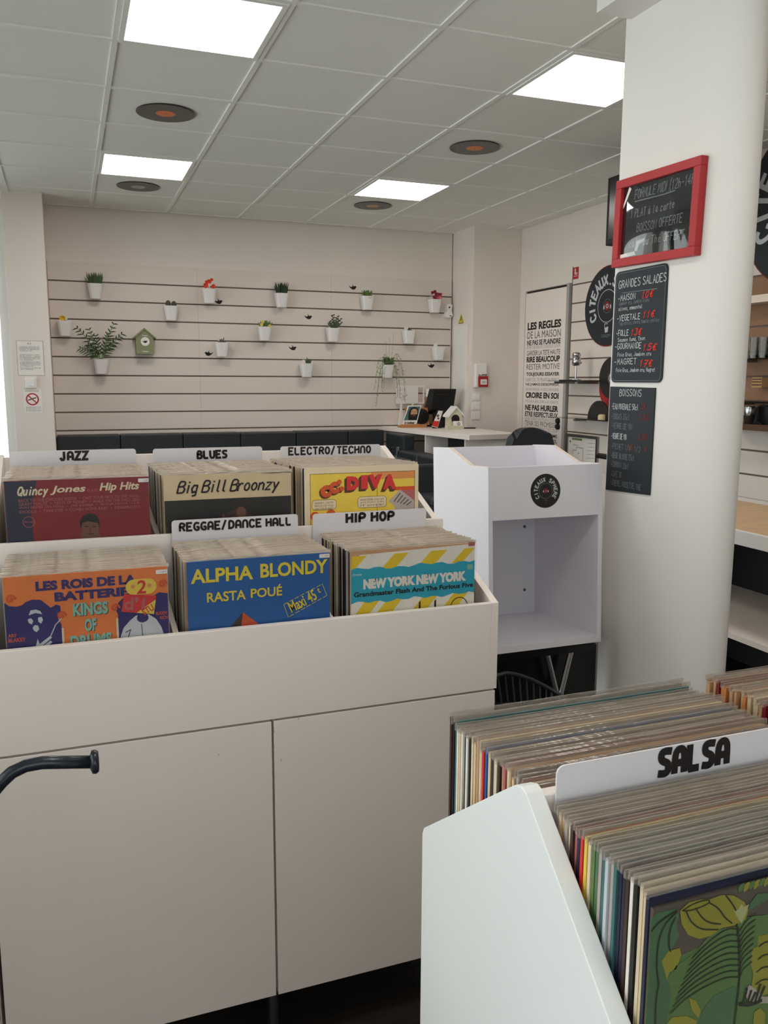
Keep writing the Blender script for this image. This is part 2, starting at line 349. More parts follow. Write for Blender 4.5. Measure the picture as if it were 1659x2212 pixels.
# floor: dark planks laid across the room
fl = S(mk('floor', box(XL-.1, Y0-.1, FL-.12, XR+.1, YB+.15, FL-.012), 'floor_base'))
pw, plen = .19, 1.3
pm = None; row = 0; y = Y0
while y < YB-.01:
    x = XL - (row % 3)*.43
    while x < XR:
        a, b = max(x, XL), min(x+plen, XR)
        if b-a > .05:
            mk('plank', box(a+.001, y+.001, FL-.012, b-.001, min(y+pw, YB)-.001, FL), 'floor_wood', fl)
        x += plen
    y += pw; row += 1
# ceiling: T-bar grid with lay-in tiles
GX = [-.3415+.6*i for i in range(-3, 8)]; GY = [3.8531+.6*j for j in range(-11, 7)]
ce = S(mk('ceiling', box(XL-.1, Y0-.1, H+.03, XR+.1, YB+.15, H+.15), 'wall_paint'))
bars = []
for i, gx in enumerate(GX): mk('grid_bar', box(gx-.012, Y0, H-.002, gx+.012, YB, H+.03), 'grid_white', ce)
for gy in GY: mk('grid_bar', box(XL, gy-.012, H-.0015, XR, gy+.012, H+.029), 'grid_white', ce)
LIGHTS = [(1, 3), (4, 3), (1, -1), (4, -1), (1, -5), (4, -5)]
for i in range(-3, 8):
    for j in range(-11, 7):
        if (i, j) in LIGHTS: continue
        x0, x1 = max(-.3415+.6*i, XL)+.009, min(-.3415+.6*(i+1), XR)-.009
        y0, y1 = max(3.8531+.6*j, Y0)+.009, min(3.8531+.6*(j+1), YB)-.009
        if x1-x0 < .03 or y1-y0 < .03: continue
        dz = random.uniform(0, .002)
        mk('ceiling_tile', box(x0, y0, H+.004+dz, x1, y1, H+.022+dz), 'ceiling_tile', ce)
where = {(1, 3): 'square white ceiling light over the potted plants, nearest the left pier', (4, 3): 'square white ceiling light near the back wall, above the counter side',
         (1, -1): 'large square white ceiling light at the top of the view', (4, -1): 'square white ceiling light beside the pillar with the chalkboards',
         (1, -5): 'square white ceiling light over the front of the shop, window side', (4, -5): 'square white ceiling light over the front of the shop, bar side'}
for i, j in LIGHTS:
    x0, y0 = -.3415+.6*i+.012, 3.8531+.6*j+.012; x1, y1 = x0+.576, y0+.576
    t = thing('ceiling_light', where[(i, j)], 'ceiling light', (x0+.288, y0+.288, H-.008), group='square ceiling lights')
    mk('frame', J(box(x0, y0, H-.006, x1, y0+.022, H+.012), box(x0, y1-.022, H-.006, x1, y1, H+.012), box(x0, y0+.022, H-.006, x0+.022, y1-.022, H+.012), box(x1-.022, y0+.022, H-.006, x1, y1-.022, H+.012)), 'grid_white', t)
    mk('diffuser', box(x0+.022, y0+.022, H-.003, x1-.022, y1-.022, H+.01), 'led', t)
# vinyl records stuck under the ceiling tiles
def vinyl(t, cx, cy, cz, r, lab, axis='z', sgn=-1, th=.003, hole=True):
    d = lambda rr, h0, h1: lathe([(rr, min(h0, h1)), (rr, max(h0, h1))], (cx, cy, cz), 40, axis)
    mk('disc', d(r, 0, sgn*th), 'vinyl', t)
    for k, rr in enumerate((.93, .8, .66, .52)): 
        n = 40; V = []
        for q in (r*rr, r*rr-.0025):
            for a in range(n):
                c_, s_ = q*math.cos(2*PI*a/n), q*math.sin(2*PI*a/n); h = sgn*(th+.0002)
                V.append((cx+c_, cy+s_, cz+h) if axis == 'z' else ((cx+c_, cy+h, cz+s_) if axis == 'y' else (cx+h, cy+c_, cz+s_)))
        mk('groove', (V, [(a, (a+1) % n, n+(a+1) % n, n+a) for a in range(n)]), 'groove', t)
    lb = mk('label', d(r*.33, 0, sgn*(th+.0008)), lab, t)
    mk('spindle_hole', d(r*.025, 0, sgn*(th+.0014)), 'ink', lb)
for (i, j, lab, txt, r) in ((1, 1, 'p_orange', 'black vinyl record with orange label on the ceiling between the two left lights', .15), (1, 4, 'p_greydot', 'black vinyl record with pale grey label on the ceiling by the left pier', .15),
                         (4, 1, 'p_orange', 'black vinyl record with orange label on the ceiling, nearer the chalkboard pillar', .15), (4, 4, 'p_kraft', 'black vinyl record with tan label on the ceiling beside the far right light', .15)):
    cx, cy = -.3415+.6*i+.3, 3.8531+.6*j+.3
    t = thing('vinyl_record', txt, 'record', (cx, cy, H-.004), group='records on the ceiling')
    vinyl(t, cx, cy, H+.003, r, lab, 'z', -1, .005)
# back wall: painted above, slatted boards below
wb = S(mk('wall_back', J(box(-.1, YB+.012, FL, 3.5, YB+.15, H+.03), box(-.1, YB-.004, FL, 3.5, YB+.012, -.72), box(-.1, YB+.002, .947, 3.5, YB+.012, H+.03)), 'wall_paint'))
mk('groove_backing', box(-.1, YB-.0005, -.72, 3.5, YB+.0119, .947), 'slat_groove', wb)
Z0, DZ = .7956, .152
PX = [-.098, 1.095, 2.295, 3.497]
for k in range(11):
    zt = Z0-(k-1)*DZ-.006 if k else .947; zb = Z0-k*DZ+.006
    for a, b in zip(PX, PX[1:]): mk('slat', box(a+.0006, YB-.006, zb, b-.0006, YB-.0006, zt), 'slat_white', wb)
# pier on the left of the slats
S(mk('wall_left_pier', box(-.385, 7.06, FL, -.1, YB+.15, H+.02), 'wall_paint', bev=.004))
# pier in the right corner and the right wall
S(mk('wall_right_pier', box(3.51, 7.05, FL, XR, YB+.15, H+.02), 'wall_paint', bev=.003))
wr = S(mk('wall_right', J(box(XR+.012, Y0, FL, XR+.15, YB+.15, H+.03), box(XR, Y0, .947, XR+.012, YB, H+.03), box(XR, Y0, FL, XR+.012, 6.19, -.72), box(XR, 6.93, FL, XR+.012, YB, .947), box(XR, 6.19, .815, XR+.012, 6.93, .947)), 'wall_paint'))
mk('groove_backing', box(XR-.0005, Y0, -.72, XR+.0119, 6.19, .947), 'slat_groove', wr)
PY = [6.17, 5.0, 4.23, 3.2, 2.0, .8]
for k in range(11):
    zt = Z0-(k-1)*DZ-.006 if k else .947; zb = Z0-k*DZ+.006
    for q, (a, b) in enumerate(zip(PY, PY[1:])):
        brown = q in (2,) and 2 <= k <= 7  # slats behind the niche shelves, their shade painted as brown
        mk('slat', box(XR-.006, b+.0006, zb, XR-.0006, a-.0006, zt), 'slat_warm_shade' if brown else 'slat_white', wr)
# left wall: shop front glazing
wl = S(mk('wall_left', J(box(XL-.12, Y0-.1, FL, XL, YB+.15, FL+.12), box(XL-.12, Y0-.1, 1.15, XL, YB+.15, H+.03), box(XL-.12, 7.0, FL+.12, XL, YB+.15, 1.15), box(XL-.12, Y0-.1, FL+.12, XL, Y0, 1.15)), 'wall_paint'))
n = 1
for y in [Y0+1.82*k for k in range(5)]:
    wn = S(mk('window_%d' % n, J(box(XL-.07, y, FL+.12, XL-.02, y+.05, 1.15), box(XL-.07, y+1.77, FL+.12, XL-.02, y+1.82, 1.15), box(XL-.07, y+.05, FL+.12, XL-.02, y+1.77, FL+.18), box(XL-.07, y+.05, 1.09, XL-.02, y+1.77, 1.15)), 'white_plastic'))
    mk('pane', box(XL-.048, y+.05, FL+.18, XL-.044, y+1.77, 1.09), 'window_glass', wn); n += 1
# glazed door in the back left corner, beside the pier
wn = S(mk('door_2', J(box(XL, 7.10, FL, XL+.06, 7.15, 1.25), box(-.445, 7.10, FL, -.385, 7.15, 1.25), box(XL+.06, 7.10, 1.18, -.445, 7.15, 1.25), box(XL+.06, 7.10, FL, -.445, 7.15, FL+.08)), 'white_plastic'))
mk('pane', box(XL+.06, 7.123, FL+.08, -.445, 7.127, 1.18), 'window_glass', wn)
mk('door_handle', J(tube([(-.62, 7.06, .53), (-.50, 7.06, .56)], .014, 8), tube([(-.60, 7.06, .535), (-.60, 7.125, .535)], .01, 8)), 'black_matt', wn)
S(mk('wall_back_left', box(XL, 7.10, 1.25, -.385, 7.22, H+.03), 'wall_paint'))
# wall behind the viewer
ZS = -.62
S(mk('wall_front', J(box(XL-.1, Y0-.12, FL, XR+.15, Y0, ZS), box(XL-.1, Y0-.12, 1.15, XR+.15, Y0, H+.03), box(1.66, Y0-.12, ZS, XR+.15, Y0, 1.15), box(XL-.12, Y0-.12, ZS, XL+.02, Y0, 1.15)), 'wall_paint'))
for k in range(2):
    xa = XL+.02+1.64*k; xb = xa+1.64
    wn = S(mk('window_%d' % n, J(box(xa, Y0-.07, ZS, xa+.05, Y0-.02, 1.15), box(xb-.05, Y0-.07, ZS, xb, Y0-.02, 1.15), box(xa+.05, Y0-.07, ZS, xb-.05, Y0-.02, ZS+.06), box(xa+.05, Y0-.07, 1.09, xb-.05, Y0-.02, 1.15)), 'white_plastic'))
    mk('pane', box(xa+.05, Y0-.048, ZS+.06, xb-.05, Y0-.044, 1.09), 'window_glass', wn); n += 1
# rounded partition pillar with the boards, and the soffit above it
ea, eb, xc, yc = .081, .14, 2.0, 2.34
prof = [(xc, 2.80), (xc, yc)] + [(xc+ea-ea*math.cos(PI*k/44), yc-eb*math.sin(PI*k/44)) for k in range(1, 44)] + [(xc+2*ea, yc), (xc+2*ea, 2.80)]
S(mk('wall_pillar', prism(prof, 'z', FL, H+.02), 'pillar_paint'))
S(mk('trim_1', box(1.85, Y0, 1.308, 2.35, 2.77, H+.02), 'pillar_paint'))
# door in the right wall with the house rules
dr = S(mk('door_1', box(XR-.022, 6.235, FL+.006, XR+.006, 6.905, .79), 'laminate', bev=.002))
mk('door_frame', J(box(XR-.026, 6.19, FL, XR+.012, 6.228, .815)), 'grey_plastic', dr); mk('door_frame', box(XR-.024, 6.912, FL, XR+.012, 6.99, .815), 'wall_paint', dr); mk('head_gap', box(XR-.012, 6.228, .795, XR+.006, 6.905, .808), 'ink', dr)
for z in (-.335, -.385): mk('lock', lathe([(.022, -.02), (.026, -.006), (.026, 0)], (XR-.024, 6.285, z), 16, 'x'), 'black_matt', dr)
D = leftface(XR-.0222)
rules = [('LES REGLES', .530, .462, 'ink', .03), ('DE LA MAISON', .448, .385, 'ink_grey', .0), ('NE PAS SE PLAINDRE', .371, .325, 'ink', .02), ('ETRE HEUREUX CHAQUE JOUR', .321, .285, 'ink_light', .0), ('GARDER LA TETE HAUTE', .277, .234, 'ink', .0), ('RIRE BEAUCOUP', .224, .172, 'ink', .03),
         ('RESTER MOTIVE', .157, .107, 'ink_grey', 0), ('TOUJOURS ESSAYER', .083, .042, 'ink', .02), ("DIRE S'IL TE PLAIT & MERCI", .034, .001, 'ink_light', 0), ('NE JAMAIS DESESPERER', -.013, -.043, 'ink', .01), ('NE PAS PARLER LA BOUCHE PLEINE', -.056, -.082, 'ink_light', 0), ('CROIRE EN SOI', -.096, -.149, 'ink', .03),
         ('TOUJOURS DIRE LA VERITE', -.166, -.198, 'ink_light', 0), ('NE PAS HURLER', -.209, -.262, 'ink', .03), ('ETRE RESPECTUEUX', -.272, -.317, 'ink', .02), ('NE PAS COURIR ET SAUTER DANS LA MAISON', -.323, -.350, 'ink_light', 0), ('TENIR SES PROMESSES', -.356, -.401, 'ink_grey', 0), ("S'EXCUSER MEME SI C'EST DUR", -.407, -.440, 'ink_light', 0),
         ("DIRE QUE L'ON AIME", -.458, -.493, 'ink', .01), ('LES UNS LES AUTRES,', -.502, -.539, 'ink', .01)]
for s, zt, zb, m, b in rules: text(dr, D, s, -6.86, -6.30, zb, zt, m, .0006, bold=b*1.4)

# ================================================================== RECORD BIN ON ITS CABINETS
YF = 1.74
bn = thing('record_bin', 'white two-tier record bin with sloping sides on the double cabinet', 'record bin', (.38, 2.14, -.745))
side = [(YF, -.745), (YF, -.528), (1.75, -.524), (2.50, -.212), (2.52, -.205), (2.545, -.21), (2.545, -.745)]
for x in (.934, -.19): mk('side_panel', prism(side, 'x', x, x+.018), 'laminate', bn, bev=.0012)
mk('front_board', box(-.172, YF, -.745, .934, YF+.017, -.528), 'laminate', bn, bev=.0012)
mk('bin_floor', box(-.172, YF+.017, -.745, .934, 2.53, -.713), 'laminate', bn)
mk('riser_board', box(-.172, 2.028, -.705, .934, 2.044, -.366), 'laminate', bn, bev=.001)
mk('upper_floor', box(-.172, 2.044, -.575, .934, 2.53, -.560), 'laminate', bn)
mk('back_board', box(-.172, 2.527, -.705, .934, 2.545, -.214), 'laminate', bn, bev=.001)
for x in (.1885, .5385):
    mk('partition', prism([(YF+.017, -.705), (YF+.017, -.545), (2.028, -.50), (2.028, -.705)], 'x', x, x+.012), 'laminate', bn)
    mk('partition', prism([(2.044, -.549), (2.044, -.39), (2.527, -.33), (2.527, -.549)], 'x', x, x+.012), 'laminate', bn)
# two base cabinets under it
def cabinet(x0, x1, label, hinge):
    t = thing('base_cabinet', label, 'cabinet', ((x0+x1)/2, 2.15, FL), group='cabinets under the record bin')
    mk('body', box(x0+.001, YF+.021, -1.425, x1-.001, 2.54, -.7455), 'laminate', t)
    d = mk('door', box(x0+.0015, YF+.001, -1.428, x1-.0015, YF+.019, -.750), 'laminate', t, bev=.0012)
    hx = x1-.02 if hinge else x0+.02
    for z in (-.84, -1.34): mk('hinge', box(hx-.012, YF+.0192, z-.02, hx+.012, YF+.0208, z+.02), 'steel', d)
    FP = front(YF+.001)
    for (u, v, a) in ((.3935, -.767, 1.9), (.394, -.776, 1.2), (.3935, -.812, 1.4), (.45, -.7535, .7), (.27, -.81, .8), (.409, -.846, 1.2)):
        if x0 < u < x1: mk('chip_mark', line(FP, [(u, v), (u+.004*math.cos(a), v+.004*math.sin(a))], .0011, .0003), 'ink_grey', d)
    for lx in ((.398, x1-.05) if hinge else (x0+.05,)):
        for ly in (1.82, 2.46): mk('leg', lathe([(.014, 0), (.016, .004), (.016, .13), (.014, .1445)], (lx, ly, FL), 14), 'steel', t)
    return t
cabinet(-.188, .391, 'white base cabinet under the reggae and jazz end of the record bin', False)
cabinet(.393, .950, 'white base cabinet under the hip hop end of the record bin', True)
# drawer unit at the far left
t = thing('drawer_unit', 'white drawer unit at the left edge, beside the bin cabinets', 'drawer unit', (-.5, 2.1, FL))
mk('body', box(-.80, YF+.02, -1.46, -.195, 2.5, -.752), 'laminate', t)
for za, zb in ((-.995, -.756), (-1.137, -1.003), (-1.30, -1.145), (-1.45, -1.308)):
    d = mk('drawer', box(-.797, YF+.002, za, -.197, YF+.019, zb), 'laminate', t, bev=.002)
    mk('grip_recess', box(-.60, YF+.0005, za-.006, -.184-.013, YF+.019, za-.001), 'ink', d)
for lx in (-.75, -.24):
    for ly in (1.83, 2.4): mk('leg', lathe([(.016, 0), (.016, .11)], (lx, ly, FL), 12), 'steel', t)
mk('top_board', box(-.80, YF, -.752, -.195, 2.5, -.735), 'laminate', t)

# ------------------------------------------------------------------ record sleeves
SW = .315
def sleeve_mesh(m):
    me = bpy.data.meshes.new('sleeve'); V, F = box(0, 0, 0, SW, .0036, SW)
    me.from_pydata(V, [], F); me.materials.append(MATS[m]); return me
SM = {}
def plastic_mesh(m, name):
    # open-topped outer cover: the lip that stands above the card, a little wavy
    V, F = [], []; n = 9
    for k in range(n+1):
        u = -.003+(SW+.006)*k/n; z = SW+.0065+random.uniform(-.0006, .0006); y = .0018+random.uniform(-.0005, .0005)
        V += [(u, .0002, SW-.001), (u, y-.0009, z), (u, y+.0009, z), (u, .0034, SW-.001)]
    for k in range(n):
        a, b = 4*k, 4*k+4
        F += [(a, b, b+1, a+1), (a+1, b+1, b+2, a+2), (a+2, b+2, b+3, a+3)]
    F += [(0, 1, 2, 3), (4*n, 4*n+3, 4*n+2, 4*n+1)]
    me = bpy.data.meshes.new(name); me.from_pydata(V, [], F); me.materials.append(MATS[m]); return me
PM = [plastic_mesh('plastic_edge', 'plastic_cover') for _ in range(5)]
PMF = [plastic_mesh('plastic_edge_fg', 'plastic_cover') for _ in range(5)]
def sleeve(x, y, ztop, m, label, group, covers, tilt=None, thick=1, name='record_sleeve'):
    if m not in SM: SM[m] = sleeve_mesh(m)
    o = bpy.data.objects.new(name, SM[m]); col.objects.link(o)
    t = math.radians(random.uniform(-.25, .25)) if tilt is None else tilt
    o.location = (x, y, C+ztop-SW); o.rotation_euler = (t, 0, 0); o.scale = (1, thick, 1)
    ORG[o] = Vector((x, y, ztop-SW)); tag(o, label, 'record sleeve', group)
    if covers:
        c = bpy.data.objects.new('plastic_cover', random.choice(covers)); col.objects.link(c); c.parent = o; c.scale.y = 1/thick*1.0
    return o
dull = ['p_ivory', 'p_beige', 'p_white', 'p_greydot', 'p_kraft', 'p_black', 'p_darkbrown', 'p_darknavy', 'p_white', 'p_beige', 'p_lilac', 'p_black', 'p_rose']
FR = {}
def pack(x, y0, y1, zt, n, name, artm, drop=.004):
    """a packed section: n sleeves front to back; the first shows its cover"""
    dy = (y1-y0)/n
    for i in range(n):
        lab = 'plastic-covered record sleeve packed edge-on behind the front sleeve of the %s section' % name
        if i == 0:
            o = sleeve(x, y0, zt, artm, '', '', None, 0); FR[name] = o
            ORG[o] = Vector((x, y0, zt-SW))
        else:
            sleeve(x+random.uniform(-.003, .003), y0+dy*i+random.uniform(-.0006, .0006), zt-drop*i/n+random.uniform(-.003, .001), random.choice(dull), lab, 'packed records, %s section' % name, PM, thick=random.uniform(.8, 1.2))
YA, YBk = 1.766, 2.052            # front faces of the lower and the upper row
pack(-.137, YA, 2.004, -.386, 34, 'drums', 'p_orange')
pack(.2185, YA, 2.003, -.381, 34, 'reggae', 'p_blue')
pack(.5825, YA, 2.004, -.382, 34, 'hip hop', 'p_kraft')
pack(-.143, YBk, 2.435, -.227, 34, 'jazz', 'p_maroon', .008)
pack(.2055, YBk, 2.435, -.227, 34, 'blues', 'p_beige', .008)
pack(.555, YBk, 2.435, -.219, 34, 'electro', 'p_ivory', .016)
def clearcover(o, x, y, zt, z0=None):
    mk('plastic_cover', J(box(x-.003, y-.0022, zt-SW, x+SW+.004, y-.0019, zt+.008)), 'plastic_clear', o)
def sticker(o, pl, u, v): 
    s = mk('price_sticker', poly(pl, rrect(u, v, u+.024, v+.009, .002), .0009), 'paper', o)
    lett(s, pl, '12 €', u+.012, u+.021, v+.003, v+.006, .0005, 'ink_grey', .0011)
A = front(YA); B = front(YBk)
# --- orange drum sleeve
o = FR['drums']; tag(o, 'orange and navy record sleeve about drums, front of the leftmost lower section', 'record sleeve', 'front sleeves on show')
mk('cover_print', poly(A, [(-.137, -.702), (-.137, -.436), (-.128, -.444), (-.115, -.446), (-.105, -.444), (-.098, -.438), (-.085, -.434), (-.070, -.436), (-.060, -.446), (-.052, -.454), (-.042, -.448), (-.034, -.452), (-.034, -.462), (-.040, -.478), (-.034, -.49), (-.033, -.702)], .0004), 'p_navy', o)
mk('cover_print', poly(A, [(.076, -.702), (.076, -.48), (.072, -.47), (.078, -.455), (.09, -.444), (.150, -.446), (.160, -.44), (.178, -.444), (.178, -.702)], .0004), 'p_navy', o)
for (u, v) in ((-.033, -.472), (.071, -.466), (-.125, -.43), (.168, -.423)):
    mk('scroll', line(A, [(u+.009*(1-k/16)*math.cos(k*.55), v+.009*(1-k/16)*math.sin(k*.55)) for k in range(15)], .004, .0007), 'p_brick', o)
mk('figure_print', J(poly(A, [(-.094, -.466), (-.090, -.456), (-.080, -.455), (-.072, -.459), (-.069, -.466), (-.074, -.464), (-.081, -.462), (-.088, -.464)], .0007), poly(A, [(-.096, -.474), (-.090, -.472), (-.086, -.478), (-.089, -.485), (-.095, -.481)], .0007), poly(A, [(-.077, -.472), (-.070, -.471), (-.068, -.478), (-.072, -.485), (-.077, -.480)], .0007), poly(A, [(-.088, -.492), (-.084, -.487), (-.078, -.488), (-.076, -.496), (-.081, -.502), (-.086, -.498)], .0007),
   poly(A, [(-.096, -.702), (-.088, -.56), (-.084, -.53), (-.080, -.516), (-.076, -.53), (-.078, -.56), (-.07, -.702)], .0007), *[poly(A, [(-.078, -.528-.009*k), (-.056, -.512-.010*k), (-.053, -.516-.010*k), (-.074, -.533-.009*k)], .0007) for k in range(4)]), 'p_lilac', o)
mk('drum_stick', line(A, [(-.055, -.512), (-.045, -.49), (-.033, -.478)], .002, .0008), 'p_lilac', o)
mk('figure_print', poly(A, [(.078, -.702), (.079, -.53), (.086, -.510), (.100, -.495), (.112, -.486), (.138, -.486), (.152, -.497), (.162, -.515), (.169, -.54), (.17, -.702)], .0007), 'p_lilac', o)
mk('figure_print', J(poly(A, circ(.125, -.492, .012, 16, .010), .0009), line(A, [(.122, -.505), (.1235, -.53)], .0015, .0009), line(A, [(.09, -.52), (.1, -.515), (.095, -.53)], .002, .0009)), 'p_navy', o)
mk('pillar_print', J(poly(A, rect(-.034, -.702, -.030, -.498), .0006), poly(A, rect(.072, -.702, .076, -.488), .0006)), 'p_ivory', o)
text(o, A, 'LES ROIS DE LA', -.078, .115, -.418, -.398, 'p_navy', .0008, bold=.055)
text(o, A, 'BATTERIE', -.044, .100, -.442, -.423, 'p_navy', .0008, bold=.055)
for s, a, b, c, d in (('KINGS', -.011, .057, -.476, -.449), ('OF', .010, .033, -.510, -.483), ('DRUMS', -.019, .062, -.543, -.516)):
    text(o, A, s, a+.0012, b+.0012, c-.001, d-.001, 'p_darknavy', .0008, bold=.05); text(o, A, s, a, b, c, d, 'p_mint', .0011, bold=.045)
text(o, A, 'ART', -.134, -.118, -.508, -.501, 'p_brick', .0009, bold=.03); text(o, A, 'BLAKEY', -.134, -.102, -.518, -.510, 'p_brick', .0009, bold=.03)
text(o, A, 'BUDDY', .152, .176, -.489, -.482, 'p_brick', .0009, bold=.03); text(o, A, 'RICH', .160, .176, -.499, -.492, 'p_brick', .0009, bold=.03)
st = mk('promotion_sticker', J(poly(A, circ(.110, -.425, .0165, 20), .0011), poly(A, circ(.139, -.425, .0165, 20), .0011), poly(A, rect(.11, -.4415, .139, -.4085), .00112)), 'p_lemon', o)
mk('sticker_print', J(poly(A, circ(.108, -.4235, .0045, 12), .0014), poly(A, circ(.141, -.4235, .0045, 12), .0014)), 'p_tan', st)
text(st, A, '2', .115, .134, -.440, -.411, 'p_red', .0015, bold=.02, shear=.1)
st2 = mk('promotion_sticker', poly(A, [(.090, -.438), (.154, -.447), (.148, -.486), (.083, -.475)], .0012), 'p_red', o)
mk('sticker_print', poly(A, [(.113, -.480), (.153, -.455), (.148, -.486)], .0014), 'p_lemon', st2)
text(st2, A, "d'1", .089, .131, -.474, -.446, 'p_rose', .0015, bold=.03, rot=-.12); text(st2, A, 'STU', .124, .148, -.483, -.468, 'p_red', .0016, bold=.02, rot=.5)
sticker(o, A, .155, -.401); clearcover(o, -.137, YA, -.386)
# --- blue reggae sleeve
o = FR['reggae']; tag(o, 'blue record sleeve with yellow capitals and a pyramid, front of the reggae section', 'record sleeve', 'front sleeves on show')
text(o, A, 'ALPHA', .226, .360, -.428, -.397, 'p_yellow', bold=.028); text(o, A, 'BLONDY', .376, .529, -.427, -.395, 'p_yellow', bold=.028)
text(o, A, 'RASTA', .259, .343, -.472, -.450, 'p_yellow', bold=.02); text(o, A, 'POUÉ', .354, .424, -.470, -.444, 'p_yellow', bold=.02)
text(o, A, 'Maxi 45', .437, .503, -.500, -.474, 'p_yellow', bold=.015, rot=.42); text(o, A, 't', .505, .511, -.472, -.460, 'p_yellow', bold=.015, rot=.42)
q = [(.427, -.491), (.516, -.452), (.527, -.479), (.437, -.521)]
mk('stamp_frame', J(*[line(A, [(a[0]+(b[0]-a[0])*k/7, a[1]+(b[1]-a[1])*k/7), (a[0]+(b[0]-a[0])*(k+.7)/7, a[1]+(b[1]-a[1])*(k+.7)/7)], .0012, .001) for a, b in zip(q, q[1:]+q[:1]) for k in range(7)]), 'p_yellow', o)
mk('pyramid_print', poly(A, [(.336, -.500), (.285, -.555), (.327, -.535-.028)], .0006), 'p_darkbrown', o); mk('pyramid_print', poly(A, [(.336, -.500), (.327, -.563), (.400, -.557)], .0006), 'p_brick', o)
sticker(o, A, .510, -.392); clearcover(o, .2185, YA, -.381)
# --- striped hip hop sleeve
o = FR['hip hop']; tag(o, 'yellow and white striped record sleeve with turquoise band, front of the hip hop section', 'record sleeve', 'front sleeves on show')
u0, u1 = .5845, .8975
mk('cover_print', poly(A, [(u0+.022, -.392), (u1, -.384), (u1, -.697), (u0, -.697), (u0, -.426), (u0+.004, -.41)], .0004), 'p_white', o)
for ua, ub in ((.5865, .623), (.691, .726), (.783, .8245), (.870, .8975)):
    mk('stripe_print', poly(A, [(ua, -.394), (ub, -.394), (ub-.034, -.428), (max(ua-.034, u0), -.428)], .0007), 'p_stripe', o)
for ua in (.588, .645, .735, .815): mk('stripe_print', poly(A, [(ua+.03, -.500), (min(ua+.067, u1), -.500), (ua+.03, -.545), (max(ua-.010, u0), -.545)], .0007), 'p_stripe', o)
top = [(u0+(u1-u0)*k/22, -.425+.003*math.sin(k*1.7)+.002*math.sin(k*.6)) for k in range(23)]; bot = [(u1-(u1-u0)*k/22, -.504+.003*math.sin(k*1.9)+.0015*math.sin(k*.7)) for k in range(23)]
mk('band_print', poly(A, top+bot, .0009), 'p_cyan', o)
text(o, A, 'NEW YORK NEW YORK', .614, .875, -.473, -.449, 'p_white', .0012, bold=.07)
text(o, A, 'Grandmaster Flash And The Furious Five', .591, .894, -.490, -.478, 'ink', .0012, bold=.035)
text(o, A, 'Groupe', .588, .610, -.441, -.434, 'p_white', .0012, shear=.3); mk('logo_print', poly(A, rect(.878, -.446, .892, -.434), .0012), 'p_mint', o)
for u in (.752, .792): mk('figure_print', poly(A, [(u, -.545), (u+.006, -.545), (u+.005, -.512), (u+.001, -.516)], .001), 'ink', o)
mk('figure_print', ring(A, .858, -.535, .023, .002, .001), 'ink', o)
mk('price_sticker', poly(A, rrect(.880, -.389, .897, -.380, .002), .0012), 'p_rose', o); clearcover(o, .5825, YA, -.382)
# --- maroon jazz sleeve
o = FR['jazz']; tag(o, 'maroon record sleeve with ivory title lettering, front of the jazz section', 'record sleeve', 'front sleeves on show')
mk('cover_print', poly(B, [(-.143, -.542), (-.143, -.228), (-.075, -.228), (-.09, -.30), (-.085, -.542)], .0004), 'p_darknavy', o)
lett(o, B, 'Quincy', -.117, -.054, -.260, -.241, .0034, 'p_ivory', .0010, slant=.25, gap=.9); text(o, B, 'Jones', -.047, .030, -.262, -.241, 'p_ivory', bold=.025, shear=.25); text(o, B, 'PLAYS', .033, .056, -.258, -.252, 'p_rose', shear=.1); text(o, B, 'Hip Hits', .060, .150, -.262, -.238, 'p_ivory', bold=.03, shear=.25)
for k, s in enumerate(('BACK TO THE CHICKEN SHACK  •  CAST YOUR FATE TO THE WIND', 'GRAVY WALTZ  •  TASTE OF HONEY  •  WALK ON THE WILD SIDE', 'WATERMELON MAN  •  JIVE SAMBA  •  BOSSA NOVA U.S.A', 'EXODUS  •  TAKE FIVE  •  COMIN HOME BABY  •  DESAFINADO')):
    text(o, B, s, -.115, .149, -.2755-.0087*k, -.2685-.0087*k, 'p_rose')
mk('figure_print', poly(B, [(.002, -.42), (.008, -.375), (.016, -.358), (.016, -.335), (.02, -.325), (.05, -.325), (.055, -.34), (.054, -.358), (.066, -.375), (.072, -.42)], .0006), 'p_skin', o)
mk('hair_print', poly(B, [(.015, -.345), (.013, -.325), (.022, -.313), (.035, -.309), (.050, -.313), (.057, -.325), (.056, -.343), (.052, -.332), (.03, -.327), (.019, -.331)], .0008), 'p_hair', o)
mk('features_print', J(line(B, [(.024, -.340), (.031, -.339)], .0022, .0009), line(B, [(.040, -.340), (.048, -.341)], .0022, .0009), line(B, [(.030, -.357), (.042, -.358)], .002, .0009), line(B, [(.036, -.343), (.034, -.352), (.038, -.352)], .0012, .0009)), 'p_hair', o)
mk('emblem_print', ring(B, -.096, -.322, .013, .0012, .0008, 24), 'p_rose', o); text(o, B, 'Mercury', -.106, -.086, -.325, -.319, 'p_rose')
sticker(o, B, .148, -.240); clearcover(o, -.143, YBk, -.227)
